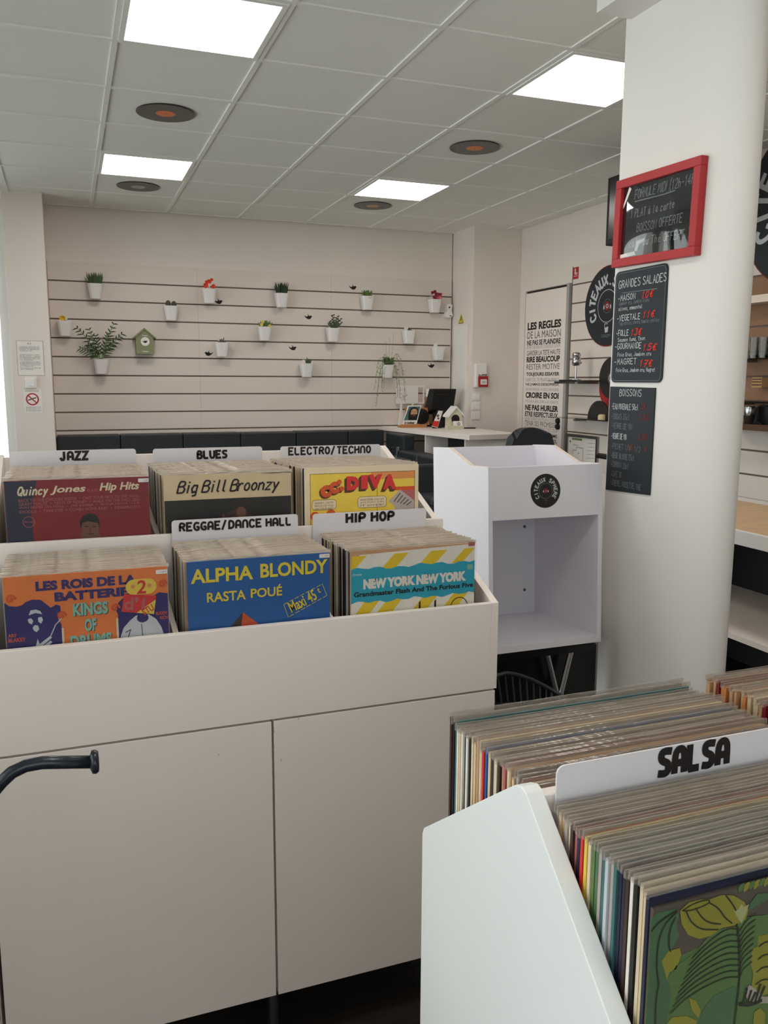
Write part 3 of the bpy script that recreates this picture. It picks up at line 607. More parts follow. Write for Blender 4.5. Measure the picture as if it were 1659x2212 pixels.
# --- beige blues sleeve
o = FR['blues']; tag(o, 'beige and black record sleeve with brush script title, front of the blues section', 'record sleeve', 'front sleeves on show')
mk('cover_print', poly(B, rect(.2065, -.541, .5195, -.288), .0004), 'p_black', o)
lett(o, B, 'Big Bill Broonzy', .237, .486, -.270, -.242, .0042, 'ink', .0009, slant=.28, gap=.5, space=2.2)
mk('figure_print', J(poly(B, [(.35, -.345), (.355, -.325), (.375, -.318), (.385, -.305), (.40, -.32), (.415, -.33), (.43, -.35), (.44, -.38), (.34, -.38)], .0007)), 'p_darkbrown', o)
mk('figure_print', J(poly(B, circ(.392, -.325, .012, 16, .015), .0009), poly(B, circ(.348, -.333, .004, 10, .007), .0009)), 'p_skin', o)
mk('worn_edge', poly(B, [(.44, -.2275), (.519, -.227), (.519, -.2295), (.50, -.2285), (.47, -.2298)], .0009), 'ink_grey', o); clearcover(o, .2055, YBk, -.227)
# --- yellow comic-style electro sleeve
o = FR['electro']; tag(o, 'cream-edged yellow comic-style record sleeve with red block title, front of the electro section', 'record sleeve', 'front sleeves on show')
mk('cover_print', poly(B, rect(.570, -.52, .859, -.236), .0004), 'p_lemon', o)
mk('frame_print', line(B, [(.570, -.52), (.570, -.236), (.859, -.236), (.859, -.52)], .001, .0006), 'p_umber', o)
mk('cover_print', poly(B, rect(.735, -.2555, .8585, -.2365), .0005), 'p_tan', o); mk('cover_print', poly(B, rect(.800, -.287, .8585, -.277), .0005), 'p_brick', o); mk('cover_print', poly(B, rect(.82, -.36, .8585, -.287), .0005), 'p_rose', o)
mk('panel_line', line(B, [(.752, -.36), (.752, -.27)], .001, .0007), 'p_umber', o)
for k in range(5):
    dx, dz = -.0022*k, -.0022*k
    for s, a, b, c, d in (('D', .668, .702, -.281, -.245), ('I', .707, .726, -.279, -.243), ('V', .728, .766, -.279, -.242), ('A', .768, .806, -.283, -.243)):
        if k < 4: text(o, B, s, a+dx, b+dx, c+dz, d+dz, 'p_umber', .0009-.00004*k, bold=.09)
        if k == 0: text(o, B, s, a, b, c, d, 'p_red', .0014, bold=.09)
text(o, B, 'cc:', .592, .655, -.296, -.264, 'p_umber', .0010, bold=.08, rot=.35); text(o, B, 'cc:', .596, .659, -.292, -.260, 'p_brick', .0014, bold=.06, rot=.35)
for (a, b, c, d, tx) in ((.574, .639, -.329, -.303, ('HONEY... HOW', 'MUCH DO YOU', 'LIKE YOUR BABY')), (.698, .778, -.329, -.300, ('WHATEVER YOU DO', "JUST DON'T TURN", 'IT OVER!'))):
    mk('speech_bubble', poly(B, rrect(a, c, b, d, .009), .0009), 'p_ivory', o); mk('bubble_outline', line(B, rrect(a, c, b, d, .009)+[rrect(a, c, b, d, .009)[0]], .0009, .0011), 'p_umber', o)
    for k, s in enumerate(tx): text(o, B, s, a+.007, b-.007, d-.0105-.0075*k, d-.0055-.0075*k, 'p_umber', .0012, shear=.2)
mk('figure_print', J(poly(B, circ(.582, -.345, .012, 14), .0007), poly(B, circ(.625, -.342, .013, 14), .0007)), 'p_brick', o)
mk('newspaper_print', poly(B, [(.785, -.315), (.817, -.285), (.858, -.316), (.858, -.35), (.80, -.35), (.803, -.33)], .0010), 'p_greydot', o)
mk('newspaper_print', J(*[line(B, [(.800+.009*k, -.316-.003*k), (.817+.008*k, -.295-.006*k)], .0025, .0012) for k in range(5)]), 'p_umber', o)
# ------------------------------------------------------------------ section cards
def card(x0, x1, y, zb, zt, s, a, b, c, d, label, wd, cut=None):
    t = thing('section_card', label, 'section card', ((x0+x1)/2, y, zb), group='section cards in the record bins')
    pr = [(x0, zb), (x1, zb)] + [(x1-.008+.008*math.cos(PI/2*k/5), zt-.008+.008*math.sin(PI/2*k/5)) for k in range(6)] + [(x0+.008-.008*math.sin(PI/2*k/5), zt-.008+.008*math.cos(PI/2*k/5)) for k in range(6)]
    mk('card', prism(pr, 'y', y, y+.002), 'divider_white', t)
    lett(t, front(y), s, a, b, c, d, wd, 'ink', .0006, deco=True, gap=2.2, space=3)
card(-.152, .174, 2.45, -.50, -.191, 'JAZZ', -.025, .045, -.217, -.196, 'white section card reading JAZZ', .0068)
card(.220, .5345, 2.45, -.50, -.193, 'BLUES', .345, .429, -.223, -.203, 'white section card reading BLUES', .0067)
card(.590, .909, 2.45, -.50, -.195, 'ELECTRO/TECHNO', .616, .875, -.220, -.200, 'white section card reading ELECTRO/TECHNO', .0055)
card(.218, .528, 2.018, -.66, -.331, 'REGGAE/DANCE HALL', .237, .509, -.357, -.339, 'white section card reading REGGAE/DANCE HALL', .0053)
card(.566, .878, 2.016, -.66, -.333, 'HIP HOP', .656, .785, -.359, -.338, 'white section card reading HIP HOP', .0071)

# ================================================================== NEAR RECORD BIN
fb = thing('record_bin', 'white gable-ended record bin in the right foreground, holding the salsa section', 'record bin', (.85, .57, FL))
gab = [(.827, FL+.02), (.827, -.518), (.8225, -.509), (.640, -.374), (.620, -.3595), (.609, -.3555), (.600, -.358), (.30, -.633), (.295, FL+.02)]
mk('side_panel', prism(gab, 'x', .360, .3775), 'laminate_bright', fb, bev=.0009)
mk('side_panel', prism(gab, 'x', 1.432, 1.4455), 'laminate_bright', fb, bev=.0009)
mk('ridge_board', box(.3775, .598, -.70, 1.432, .611, -.362), 'laminate', fb, bev=.001)
mk('bin_floor', box(.3775, .31, -.73, 1.432, .815, -.712), 'laminate', fb)
mk('front_board', box(.3775, .30, -1.4, 1.432, .314, -.64), 'laminate', fb); mk('back_board', box(.3775, .812, -1.4, 1.432, .826, -.53), 'laminate', fb)
mk('partition', box(.712, .611, -.702, .724, .812, -.5), 'laminate', fb); mk('partition', box(.712, .314, -.702, .724, .598, -.5), 'laminate', fb)
mk('plinth', box(.40, .33, FL, 1.42, .80, -1.4), 'black_matt', fb)
back = ['p_darkbrown', 'p_black', 'p_teal', 'p_white', 'p_beige', 'p_white', 'p_black', 'p_white', 'p_black', 'p_ivory', 'p_beige', 'p_kraft', 'p_ivory', 'p_beige', 'p_red', 'p_blue', 'p_beige', 'p_darkbrown', 'p_greydot', 'p_ivory', 'p_darkbrown', 'p_kraft', 'p_rose', 'p_ivory', 'p_kraft', 'p_beige', 'p_greydot', 'p_darkbrown', 'p_rose', 'p_beige', 'p_kraft', 'p_greydot']
ORD = 'first second third fourth fifth sixth seventh eighth ninth tenth eleventh twelfth thirteenth fourteenth fifteenth sixteenth seventeenth eighteenth nineteenth twentieth'.split()
ORD += ['twenty-'+q for q in ORD[:9]] + ['thirtieth', 'thirty-first', 'thirty-second']
CN = dict(p_darkbrown='dark brown', p_black='black', p_teal='teal', p_white='white', p_beige='beige', p_ivory='ivory', p_kraft='tan', p_red='red', p_blue='blue', p_greydot='grey', p_rose='dusty pink', p_darknavy='dark navy', p_lemon='yellow', p_leaf='green', p_leaf2='sea green', p_lilac='pale grey', p_tan='orange-tan', p_maroon='maroon', p_brick='brick red')
for i, m in enumerate(back):
    sleeve(.3815+random.uniform(0, .003), .805-.0056*(i+1)+random.uniform(-.0005, .0005), -.372+random.uniform(-.005, .003), m, '%s record sleeve edge, %s from the far end behind the salsa card' % (CN[m], ORD[i]), 'records behind the salsa card', PMF, tilt=0, thick=random.uniform(.9, 1.25))
for i in range(26):
    m = random.choice(['p_kraft', 'p_beige', 'p_tan', 'p_lemon', 'p_maroon', 'p_ivory', 'p_brick', 'p_kraft']); sleeve(.732+random.uniform(-.002, .004), .802-.0065*(i+1), -.366+random.uniform(-.004, .002), m, '%s record sleeve edge, %s from the far end in the right-hand column' % (CN[m], ORD[i]), 'records in the near bin, second column', PMF, tilt=0, thick=random.uniform(1, 1.4))
frontm = ['p_greydot', 'p_beige', 'p_kraft', 'p_greydot', 'p_ivory', 'p_darkbrown', 'p_rose', 'p_darknavy', 'p_red', 'p_lemon', 'p_ivory', 'p_leaf', 'p_leaf2', 'p_greydot', 'p_teal', 'p_lilac', 'p_greydot', 'p_teal', 'p_darknavy', 'p_darknavy', 'p_darkbrown', 'p_white', 'p_black', 'p_ivory', 'p_beige']
n = len(frontm)
for i, m in enumerate(frontm):
    sleeve(.3812+random.uniform(0, .0025), (.588-.00503*(i+1)), -.371+random.uniform(-.002, .001), m, '%s record sleeve edge, %s in front of the salsa card' % (CN[m], ORD[i]), 'records in the salsa section', PMF, tilt=0, thick=random.uniform(.9, 1.15))
card(.387, .690, .5935, -.66, -.3345, 'SALSA', .4975, .576, -.3605, -.338, 'white section card reading SALSA', .0074)
# leafy green sleeve at the very front
yl = .4535
o = sleeve(.3825, yl, -.381, 'p_leafbg', 'green and olive record sleeve with jungle leaf print, front of the salsa section', 'front sleeves on show', None, 0)
sleeve(.3812, yl+.0038, -.374, 'p_darknavy', 'dark blue-grey record sleeve standing just behind the leafy green sleeve', 'records in the salsa section', PMF, tilt=0)
K = front(yl)
def leaf(pts_mid, wdt, m, e, name='leaf_print'):
    L, Rr = [], []; n = len(pts_mid)
    for i, (u, v) in enumerate(pts_mid):
        a = pts_mid[max(i-1, 0)]; b = pts_mid[min(i+1, n-1)]; dx, dy = b[0]-a[0], b[1]-a[1]; q = math.hypot(dx, dy) or 1; ww = wdt*math.sin(PI*min(.98, max(.02, (i+.15)/(n-.7))))**.8
        L.append((u-dy/q*ww, v+dx/q*ww)); Rr.append((u+dy/q*ww, v-dx/q*ww))
    mk(name, poly(K, L+Rr[::-1], e, .0001), m, o)
def bez(a, b, c, n=12): return [((1-t)**2*a[0]+2*t*(1-t)*b[0]+t*t*c[0], (1-t)**2*a[1]+2*t*(1-t)*b[1]+t*t*c[1]) for t in [k/n for k in range(n+1)]]
def pp(pts, m, e, name='leaf_print'): mk(name, poly(K, pts, e, .0001), m, o)
def vv(pts, wd=.0011, e=.0013, m='p_vein'):
    for _ in range(2):
        q = [pts[0]]
        for (a, b), (c, d) in zip(pts, pts[1:]): q += [(a*.75+c*.25, b*.75+d*.25), (a*.25+c*.75, b*.25+d*.75)]
        pts = q+[pts[-1]]
    mk('vein_print', line(K, pts, wd, e), m, o)
pp([(.3805, -.430), (.41, -.425), (.44, -.42), (.47, -.42), (.50, -.41), (.55, -.40), (.6, -.42), (.6925, -.41), (.6925, -.695), (.3805, -.695)], 'p_leaf', .0002)
pp([(.3800, -.3880), (.3860, -.3840), (.4020, -.3850), (.4060, -.3910), (.4040, -.3990), (.4070, -.4080), (.4010, -.4170), (.3990, -.4260), (.4060, -.4350), (.3980, -.4420), (.4030, -.4530), (.4020, -.4640), (.3960, -.52), (.3830, -.52)], 'p_leaf2', .0004)
pp([(.3920, -.4250), (.3980, -.4180), (.4080, -.4180), (.4100, -.4240), (.4060, -.4350), (.4000, -.4360), (.3980, -.4420)], 'p_olive', .0006)
pp([(.4610, -.4130), (.4470, -.4120), (.4350, -.4150), (.4220, -.4260), (.4060, -.4320), (.3980, -.4420), (.4030, -.4540), (.4200, -.4620), (.4380, -.4640), (.4560, -.4630), (.4680, -.4630)], 'p_leaf', .0006)
pp([(.4620, -.4120), (.4730, -.4080), (.4930, -.4110), (.4950, -.4370), (.4840, -.4340), (.4810, -.4480), (.4800, -.4580), (.4690, -.4630)], 'p_leaf', .0006)
pp([(.4060, -.3870), (.4140, -.3820), (.4240, -.3820), (.4330, -.3840), (.4440, -.3830), (.4560, -.3860), (.4670, -.3940), (.4720, -.4020), (.4700, -.4090), (.4610, -.4120), (.4470, -.4110), (.4370, -.4150), (.4260, -.4150), (.4150, -.4090), (.4080, -.3980)], 'p_olive', .0008)
pp([(.4950, -.4280), (.4840, -.4270), (.4840, -.4360), (.4790, -.4370), (.4780, -.4490), (.4820, -.4590), (.4810, -.4700), (.4910, -.4820), (.5000, -.4810), (.53, -.46), (.53, -.43)], 'p_olive', .0008)
pp([(.466, -.412), (.459, -.402), (.457, -.398), (.461, -.399), (.464, -.395), (.467, -.398), (.472, -.397), (.470, -.403)], 'p_palegreen', .0010, 'bud_print')
pp([(.4000, -.4800), (.4050, -.4750), (.4190, -.4780), (.4290, -.4850), (.4290, -.51), (.40, -.51)], 'p_olive', .0006); pp([(.4200, -.4630), (.4270, -.4670), (.4320, -.4770), (.4300, -.4830), (.4230, -.4740)], 'p_olive', .0008); pp([(.4860, -.4940), (.4920, -.4920), (.4980, -.4990), (.4980, -.53), (.4860, -.53)], 'p_olive', .0008)
pp([(.4310, -.4890), (.4350, -.4760), (.4440, -.4680), (.4630, -.4650), (.4710, -.4720), (.4640, -.4860), (.4590, -.53), (.431, -.53)], 'p_leaf2', .0005)
for k in range(8): leaf(bez((.461+.005*k, -.3845-.001*(k % 2)), (.463+.005*k, -.381), (.466+.005*k, -.3785)), .0026, 'p_olive' if k % 2 else 'p_leaf', .0008)
pp([(.4910, -.3920), (.4800, -.3900), (.4730, -.3970), (.4720, -.4030), (.4820, -.4000), (.4920, -.3970), (.52, -.39)], 'p_leaf2', .0007)
vv([(.4080, -.3870), (.4160, -.3840), (.4260, -.3830), (.4330, -.3840), (.4320, -.3870), (.4210, -.3885), (.4130, -.3885), (.4080, -.3870)], .0009)
for q in ([(.4110, -.3880), (.4160, -.3980), (.4260, -.4070), (.4430, -.4110)], [(.4200, -.3880), (.4270, -.3980), (.4350, -.4040), (.4450, -.4070)], [(.4320, -.3860), (.4420, -.3930), (.4480, -.4020), (.4560, -.4090)], [(.4480, -.3840), (.4540, -.3910), (.4590, -.3990)],
          [(.4030, -.3870), (.3920, -.3940), (.3870, -.4080), (.3870, -.4280), (.3900, -.4420)], [(.4020, -.3910), (.3970, -.3990), (.3970, -.4120), (.3990, -.4180)], [(.4020, -.3860), (.3870, -.3910), (.3805, -.3970)], [(.390, -.442), (.388, -.46), (.391, -.50)]): vv(q)
vv([(.4610, -.4110), (.4640, -.4220), (.4670, -.4440), (.4680, -.4650), (.4660, -.4990)], .0016)
for k in range(9):
    v = -.416-.0052*k; vv([(.4635+.0004*k, v), (.452, v+.004), (.436-.002*k, v-.002), (.420-.0022*k, v-.013)], .0010); vv([(.4645+.0004*k, v-.001), (.470, v+.006), (.479, v+.010)], .0010)
for k in range(4): vv([(.485, -.436-.011*k), (.492, -.433-.011*k), (.505, -.438-.011*k)], .0012)
pp([(.474, -.472), (.479, -.468), (.486, -.474), (.493, -.482), (.500, -.484), (.501, -.490), (.489, -.487), (.478, -.481)], 'p_greydot', .0010, 'flower_print')
for k in range(5): vv([(.4735+.004*k, -.483-.001*(k % 2)), (.476+.0045*k, -.470-.003*(k % 3))], .0022, .0014)
vv([(.470, -.482), (.480, -.486), (.492, -.485)], .003, .0014)
mk('plastic_cover', box(.3795, yl-.0024, -.69, .701, yl-.0021, -.372), 'plastic_clear', o)
# bent black tube of a display stand at the left
t = thing('display_stand', 'black metal display stand with a bent tube arm at the left edge', 'stand', (-.24, 1.2, FL))
mk('base_plate', lathe([(.14, 0), (.14, .012), (.03, .018)], (-.24, 1.2, FL), 24), 'black_metal', t)
mk('post', tube([(-.24, 1.2, FL+.01), (-.24, 1.2, -.52)], .013, 12), 'black_metal', t)
a = mk('arm', tube([(-.24, 1.2, -.64), (-.20, 1.2, -.632), (-.150, 1.2, -.592), (-.112, 1.2, -.550), (-.098, 1.2, -.538), (-.080, 1.2, -.531), (-.058, 1.2, -.530), (.006, 1.2, -.5395)], .0092, 14), 'black_metal', t, smooth=True)
mk('end_cap', lathe([(.009, -.006), (.0165, -.003), (.0172, .002), (.0145, .006), (.006, .0065)], (.010, 1.2, -.5400), 20, 'x'), 'black_metal', a, smooth=True)

# ================================================================== BANQUETTE, COUNTER AND WHAT STANDS ON IT
t = thing('banquette', 'long black upholstered banquette against the slatted back wall', 'bench', (1.3, 7.1, FL))
mk('base', box(-.09, 6.9, FL, 2.74, 7.45, -1.25), 'black_matt', t)
mk('seat', box(-.09, 6.84, -1.25, 2.74, 7.29, -1.10), 'black_leather', t, bev=.03, seg=3)
xs = [-.095, .40, .91, 1.405, 1.904, 2.392, 2.745]
for a, b in zip(xs, xs[1:]): mk('back_cushion', box(a+.0015, 7.29, -1.10, b-.003, 7.475, -.450-.004*random.random()), 'black_leather', t, bev=.009, seg=2)
t = thing('banquette', 'short black upholstered banquette running along the counter', 'bench', (2.6, 6.6, FL))
mk('base', box(2.30, 6.0, FL, 2.88, 6.83, -1.25), 'black_matt', t); mk('seat', box(2.26, 6.0, -1.25, 2.70, 6.83, -1.10), 'black_leather', t, bev=.03, seg=3)
for a, b in ((6.0, 6.41), (6.42, 6.83)): mk('back_cushion', box(2.70, a, -1.10, 2.86, b, -.60), 'black_leather', t, bev=.022, seg=3)
mk('back_cushion', box(2.752, 6.84, -1.2, 2.86, 7.28, -.47), 'black_leather', t, bev=.015)
t = thing('counter', 'white counter with a slanted edge in the back right corner', 'counter', (3.2, 6.6, FL))
mk('counter_top', prism([(2.79, 7.478), (2.985, 6.01), (3.50, 6.09), (3.50, 7.045), (3.50, 7.478)], 'z', -.464, -.424), 'laminate', t, bev=.002)
mk('support_panel', box(2.905, 6.70, FL, 3.12, 6.72, -.464), 'laminate', t); mk('support_panel', box(2.995, 6.10, FL, 3.46, 6.12, -.464), 'laminate', t)
mk('back_panel', box(3.12, 6.13, FL, 3.14, 7.04, -.464), 'black_matt', t)
# wooden stand with a single record and a picture sleeve
t = thing('record_stand', 'small wooden tray stand at the far end of the counter', 'stand', (2.97, 7.2, -.424))
mk('tray', box(2.845, 7.13, -.424, 3.10, 7.22, -.402), 'wood_orange', t, bev=.003); mk('lip', box(2.845, 7.125, -.424, 3.10, 7.134, -.392), 'wood_orange', t)
mk('back_rest', prism([(7.19, -.402), (7.205, -.402), (7.255, -.245), (7.24, -.245)], 'x', 2.93, 3.155), 'wood_orange', t)
t = thing('vinyl_record', 'small black vinyl record leaning in the wooden tray on the counter', 'record', (3.075, 7.19, -.402))
vinyl(t, 3.075, 7.185, -.325, .072, 'vinyl', 'y', -1, .002)
t = thing('picture_sleeve', 'small white-bordered picture sleeve with a bearded portrait, leaning in the wooden tray', 'record sleeve', (2.94, 7.16, -.402), local=True, rot=(-.18, .0, 0))
t.location = (2.95, 7.148, C-.401)
mk('card', prism([(-.09, 0), (.055, 0), (.115, .182), (-.016, .182)], 'y', 0, .003), 'paper', t)
Lp = front(0)
mk('portrait_print', poly(Lp, [(-.067, .045), (.062, .045), (.105, .172), (-.008, .172)], .0005), 'p_teal', t)
mk('portrait_print', poly(Lp, [(-.02, .045), (-.022, .08), (-.012, .125), (.01, .16), (.05, .168), (.082, .15), (.08, .11), (.065, .07), (.06, .045)], .0007), 'p_hair', t)
mk('face_print', poly(Lp, [(.005, .105), (.012, .135), (.03, .15), (.058, .15), (.072, .135), (.07, .105), (.055, .078), (.035, .07), (.015, .08)], .0009), 'p_kraft', t)
mk('features_print', J(line(Lp, [(.018, .124), (.032, .126)], .004, .0011), line(Lp, [(.048, .127), (.062, .125)], .004, .0011), line(Lp, [(.04, .12), (.038, .105)], .003, .0011), poly(Lp, [(.01, .097), (.022, .1), (.038, .098), (.056, .1), (.068, .1), (.056, .078), (.035, .068), (.016, .078)], .001)), 'p_hair', t)
mk('mouth_print', line(Lp, [(.028, .088), (.048, .089)], .006, .0013), 'p_rose', t)
lett(t, Lp, 'le bonheur', -.065, .035, .012, .036, .004, 'ink', .0009, slant=.3, gap=.6)
# white leaflet holder against the wall
t = thing('leaflet_frame', 'white sketch panel on two feet standing on the counter against the slats', 'frame', (3.05, 7.43, -.424))
mk('panel', box(2.914, 7.425, -.213, 3.137, 7.437, -.040), 'paper', t, bev=.002); mk('open_frame', J(box(3.140, 7.43, -.214, 3.205, 7.44, -.200), box(3.140, 7.43, -.056, 3.205, 7.44, -.042), box(3.190, 7.43, -.200, 3.205, 7.44, -.056)), 'paper', t)
for x in (2.965, 3.08): mk('foot', prism([(x-.03, -.424), (x+.03, -.424), (x+.008, -.24), (x+.008, -.213), (x-.008, -.213), (x-.008, -.24)], 'y', 7.426, 7.436), 'paper', t)
K2 = front(7.425); random.seed(3)
mk('sketch_print', J(*[line(K2, [(2.93+random.random()*.1, -.19+random.random()*.13) for _ in range(3)], .0018, .0008) for _ in range(9)]), 'print_grey', t)
# till seen from behind
t = thing('till', 'black point-of-sale till with a sloping back, on the counter', 'till', (3.32, 7.15, -.424))
mk('screen_back', prism([(7.10, -.07), (7.21, -.07), (7.36, -.31), (7.30, -.31), (7.16, -.26)], 'x', 3.155, 3.385), 'black_matt', t, bev=.006)
mk('stem', box(3.22, 7.16, -.41, 3.34, 7.28, -.255), 'black_matt', t, bev=.01); mk('base', box(3.17, 7.10, -.424, 3.42, 7.40, -.405), 'black_matt', t, bev=.006)
mk('vent', box(3.18, 7.096, -.125, 3.31, 7.112, -.112), 'ink', t)
t = thing('card_holder', 'white and red printed card in a narrow black holder on the counter', 'card holder', (3.13, 6.98, -.424))
mk('holder', prism([(3.11, -.424), (3.185, -.424), (3.232, -.265), (3.215, -.265)], 'y', 6.985, 7.03), 'black_matt', t)
HP = front(6.985)
mk('printed_card', poly(HP, [(3.085, -.405), (3.145, -.42), (3.195, -.268), (3.152, -.264)], .003, .002), 'paper', t)
mk('card_print', poly(HP, [(3.087, -.40), (3.144, -.415), (3.162, -.36), (3.106, -.355)], .0036), 'p_red', t); mk('card_print', J(poly(HP, circ(3.145, -.31, .013, 14), .0036), poly(HP, circ(3.15, -.335, .01, 14), .0036)), 'ink_grey', t)
def birdhouse(name, lab, x, y, z, w, h, rh, m, roofm, hole, depth):
    t = thing(name, lab, 'birdhouse', (x, y, z))
    mk('body', prism([(x-w/2, z), (x+w/2, z), (x+w/2, z+h), (x, z+h+rh), (x-w/2, z+h)], 'y', y, y+depth), m, t)
    for s in (-1, 1):
        mk('roof_board', prism([(x, z+h+rh), (x, z+h+rh+.014), (x+s*(w/2+.022), z+h+.004-.02), (x+s*(w/2+.022), z+h-.010-.02)], 'y', y-.012, y+depth+.005), roofm, t)
    return t
t = birdhouse('birdhouse', 'cream birdhouse with a white roof and round black opening, on the counter', 3.257, 6.83, -.424, .115, .135, .055, 'birdhouse_cream', 'white_plastic', None, .11)
HB = front(6.83)
mk('opening', poly(HB, circ(3.25, -.335, .040, 24), .001), 'ink', t)
mk('card_tray', box(3.145, 6.775, -.424, 3.31, 6.828, -.392), 'birdhouse_cream', t, bev=.002); mk('business_card', prism([(6.788, -.405), (6.79, -.405), (6.81, -.352), (6.808, -.352)], 'x', 3.215, 3.305), 'paper', t)
mk('card_logo', ring(front(6.786), 3.262, -.376, .013, .005, .004, 18), 'ink', t)
t = thing('bracelet', 'black pen lying on the counter beside the cream birdhouse', 'pen', (3.38, 6.85, -.424))
t.name = 'pen'; mk('barrel', tube([(3.335, 6.87, -.418), (3.45, 6.83, -.418)], .006, 8), 'black_matt', t); mk('tip', tube([(3.45, 6.83, -.418), (3.462, 6.826, -.419)], [.005, .001], 8), 'steel', t)
t = thing('mug', 'white mug behind the leaflet frame on the counter', 'mug', (3.27, 7.43, -.424))
mk('box_under', box(3.215, 7.40, -.424, 3.30, 7.475, -.15), 'card_brown', t); mk('cup', lathe([(.028, -.15), (.034, -.145), (.036, -.075), (.033, -.075), (.03, -.14)], (3.255, 7.435, 0), 16), 'white_plastic', t)
t.name = 'coffee_box'; t['label'] = 'brown box with a white cup on top, on the counter behind the till'; t['category'] = 'box'
# office chair behind the counter
t = thing('office_chair', 'black office chair with a rounded back, half hidden behind the counter', 'chair', (3.50, 5.75, FL))
V, F = [], []; n, mrows = 10, 8
for j in range(mrows+1):
    zz = -.85+.485*j/mrows
    for i in range(n+1):
        a = -1+2*i/n; hw = .215*(1-.25*max(0, (j-5)/3)**2); V.append((3.46+a*hw, 5.90-.05*a*a, zz-(.07*abs(a)**3 if j == mrows else .02*abs(a)**3)))
for j in range(mrows):
    for i in range(n): F.append((j*(n+1)+i, j*(n+1)+i+1, (j+1)*(n+1)+i+1, (j+1)*(n+1)+i))
bk = mk('backrest', (V, F), 'black_leather', t); md = bk.modifiers.new('s', 'SOLIDIFY'); md.thickness = .06; md.offset = 0
mk('seat', box(3.26, 5.42, -1.11, 3.72, 5.86, -1.03), 'black_leather', t, bev=.03, seg=3); mk('column', tube([(3.49, 5.65, FL+.09), (3.49, 5.65, -1.10)], .025, 12), 'black_metal', t)
mk('back_bar', box(3.45, 5.86, -1.08, 3.50, 5.90, -.80), 'black_metal', t)
for k in range(5):
    a = 2*PI*k/5; l = mk('leg', tube([(3.49, 5.65, FL+.1), (3.49+.28*math.cos(a), 5.65+.28*math.sin(a), FL+.06)], [.024, .014], 8), 'black_metal', t)
    mk('castor', lathe([(.02, -.02), (.027, -.012), (.027, .012), (.02, .02)], (3.49+.28*math.cos(a), 5.65+.28*math.sin(a), FL+.0275), 12, 'y'), 'black_matt', l)
# high table with a glass, and a high black stool behind the record bin
t = thing('high_table', 'black high table just behind the record bin, in front of the banquettes', 'table', (2.04, 5.6, FL))
mk('table_top', box(1.84, 5.40, -.569, 2.245, 5.80, -.546), 'black_matt', t, bev=.004); mk('column', tube([(2.04, 5.6, FL+.02), (2.04, 5.6, -.569)], .03, 14), 'black_metal', t); mk('base_plate', box(1.88, 5.44, FL, 2.2, 5.76, FL+.02), 'black_metal', t)
t = thing('drinking_glass', 'clear drinking glass on the high table', 'glass', (2.19, 5.6, -.546))
mk('bowl', lathe([(.026, 0), (.034, .075), (.031, .075), (.024, .006), (.001, .006)], (2.19, 5.6, -.546), 20), 'clear_glass', t); mk('base', lathe([(.026, .0), (.0275, .012)], (2.19, 5.6, -.5459), 20), 'clear_glass', t)
t = thing('bar_stool', 'black high-backed stool between the record bin and the white display kiosk', 'stool', (2.45, 5.3, FL))
mk('seat', box(2.26, 5.1, -.84, 2.64, 5.48, -.78), 'black_leather', t, bev=.02, seg=3); mk('backrest', box(2.26, 5.44, -.80, 2.64, 5.50, -.585), 'black_leather', t, bev=.02, seg=3)
for sx in (2.285, 2.615):
    for sy in (5.13, 5.46): mk('leg', tube([(sx, sy, FL), (sx, sy, -.83)], .014, 8), 'black_metal', t)
mk('foot_rail', J(tube([(2.285, 5.13, -1.2), (2.615, 5.13, -1.2)], .008, 8)), 'black_metal', t)

# ================================================================== POTS ON THE SLATS
def blade(V, F, base, tip, wd, bend=0, m=4):
    b, tp = Vector(base), Vector(tip); d = tp-b; sidev = d.cross(Vector((0, 1, 0)));
    if sidev.length < 1e-5: sidev = Vector((1, 0, 0))
    sidev.normalize(); n0 = len(V)
    for k in range(m+1):
        s = k/m; p = b+d*s+Vector((0, 0, -bend*s*s)); ww = wd*math.sin(PI*(.15+.83*s))
        V.append(p-sidev*ww); V.append(p+sidev*ww)
    for k in range(m): F.append((n0+2*k, n0+2*k+1, n0+2*k+3, n0+2*k+2))
def ball(V, F, c, r, n=8, m=5, sz=1):
    n0 = len(V)
    for j in range(m+1):
        a = -PI/2+PI*j/m
        for i in range(n): t_ = 2*PI*i/n; V.append((c[0]+r*math.cos(a)*math.cos(t_), c[1]+r*math.cos(a)*math.sin(t_), c[2]+r*sz*math.sin(a)))
    for j in range(m):
        for i in range(n): F.append((n0+j*n+i, n0+j*n+(i+1) % n, n0+(j+1)*n+(i+1) % n, n0+(j+1)*n+i))
PY_ = 7.413
def pot_mesh():
    V, F = [], []; n = 20
    def ringp(hw, hd, z, e=4):
        for k in range(n):
            a = 2*PI*k/n; c_, s_ = math.cos(a), math.sin(a); q = (abs(c_)**e+abs(s_)**e)**(-1/e); V.append((hw*c_*q, (hd*s_*q), z))
    for hw, hd, z in ((.039, .036, 0), (.042, .039, .002), (.060, .054, .112), (.0625, .056, .112), (.0625, .056, .121), (.058, .052, .121), (.054, .048, .10), (.050, .045, .095)): ringp(hw, hd, z)
    for j in range(7):
        for k in range(n): F.append((j*n+k, j*n+(k+1) % n, (j+1)*n+(k+1) % n, (j+1)*n+k))
    F.append(tuple(range(n-1, -1, -1)))
    F.append(tuple(range(7*n, 8*n)))
    return V, F
PV, PF = pot_mesh()
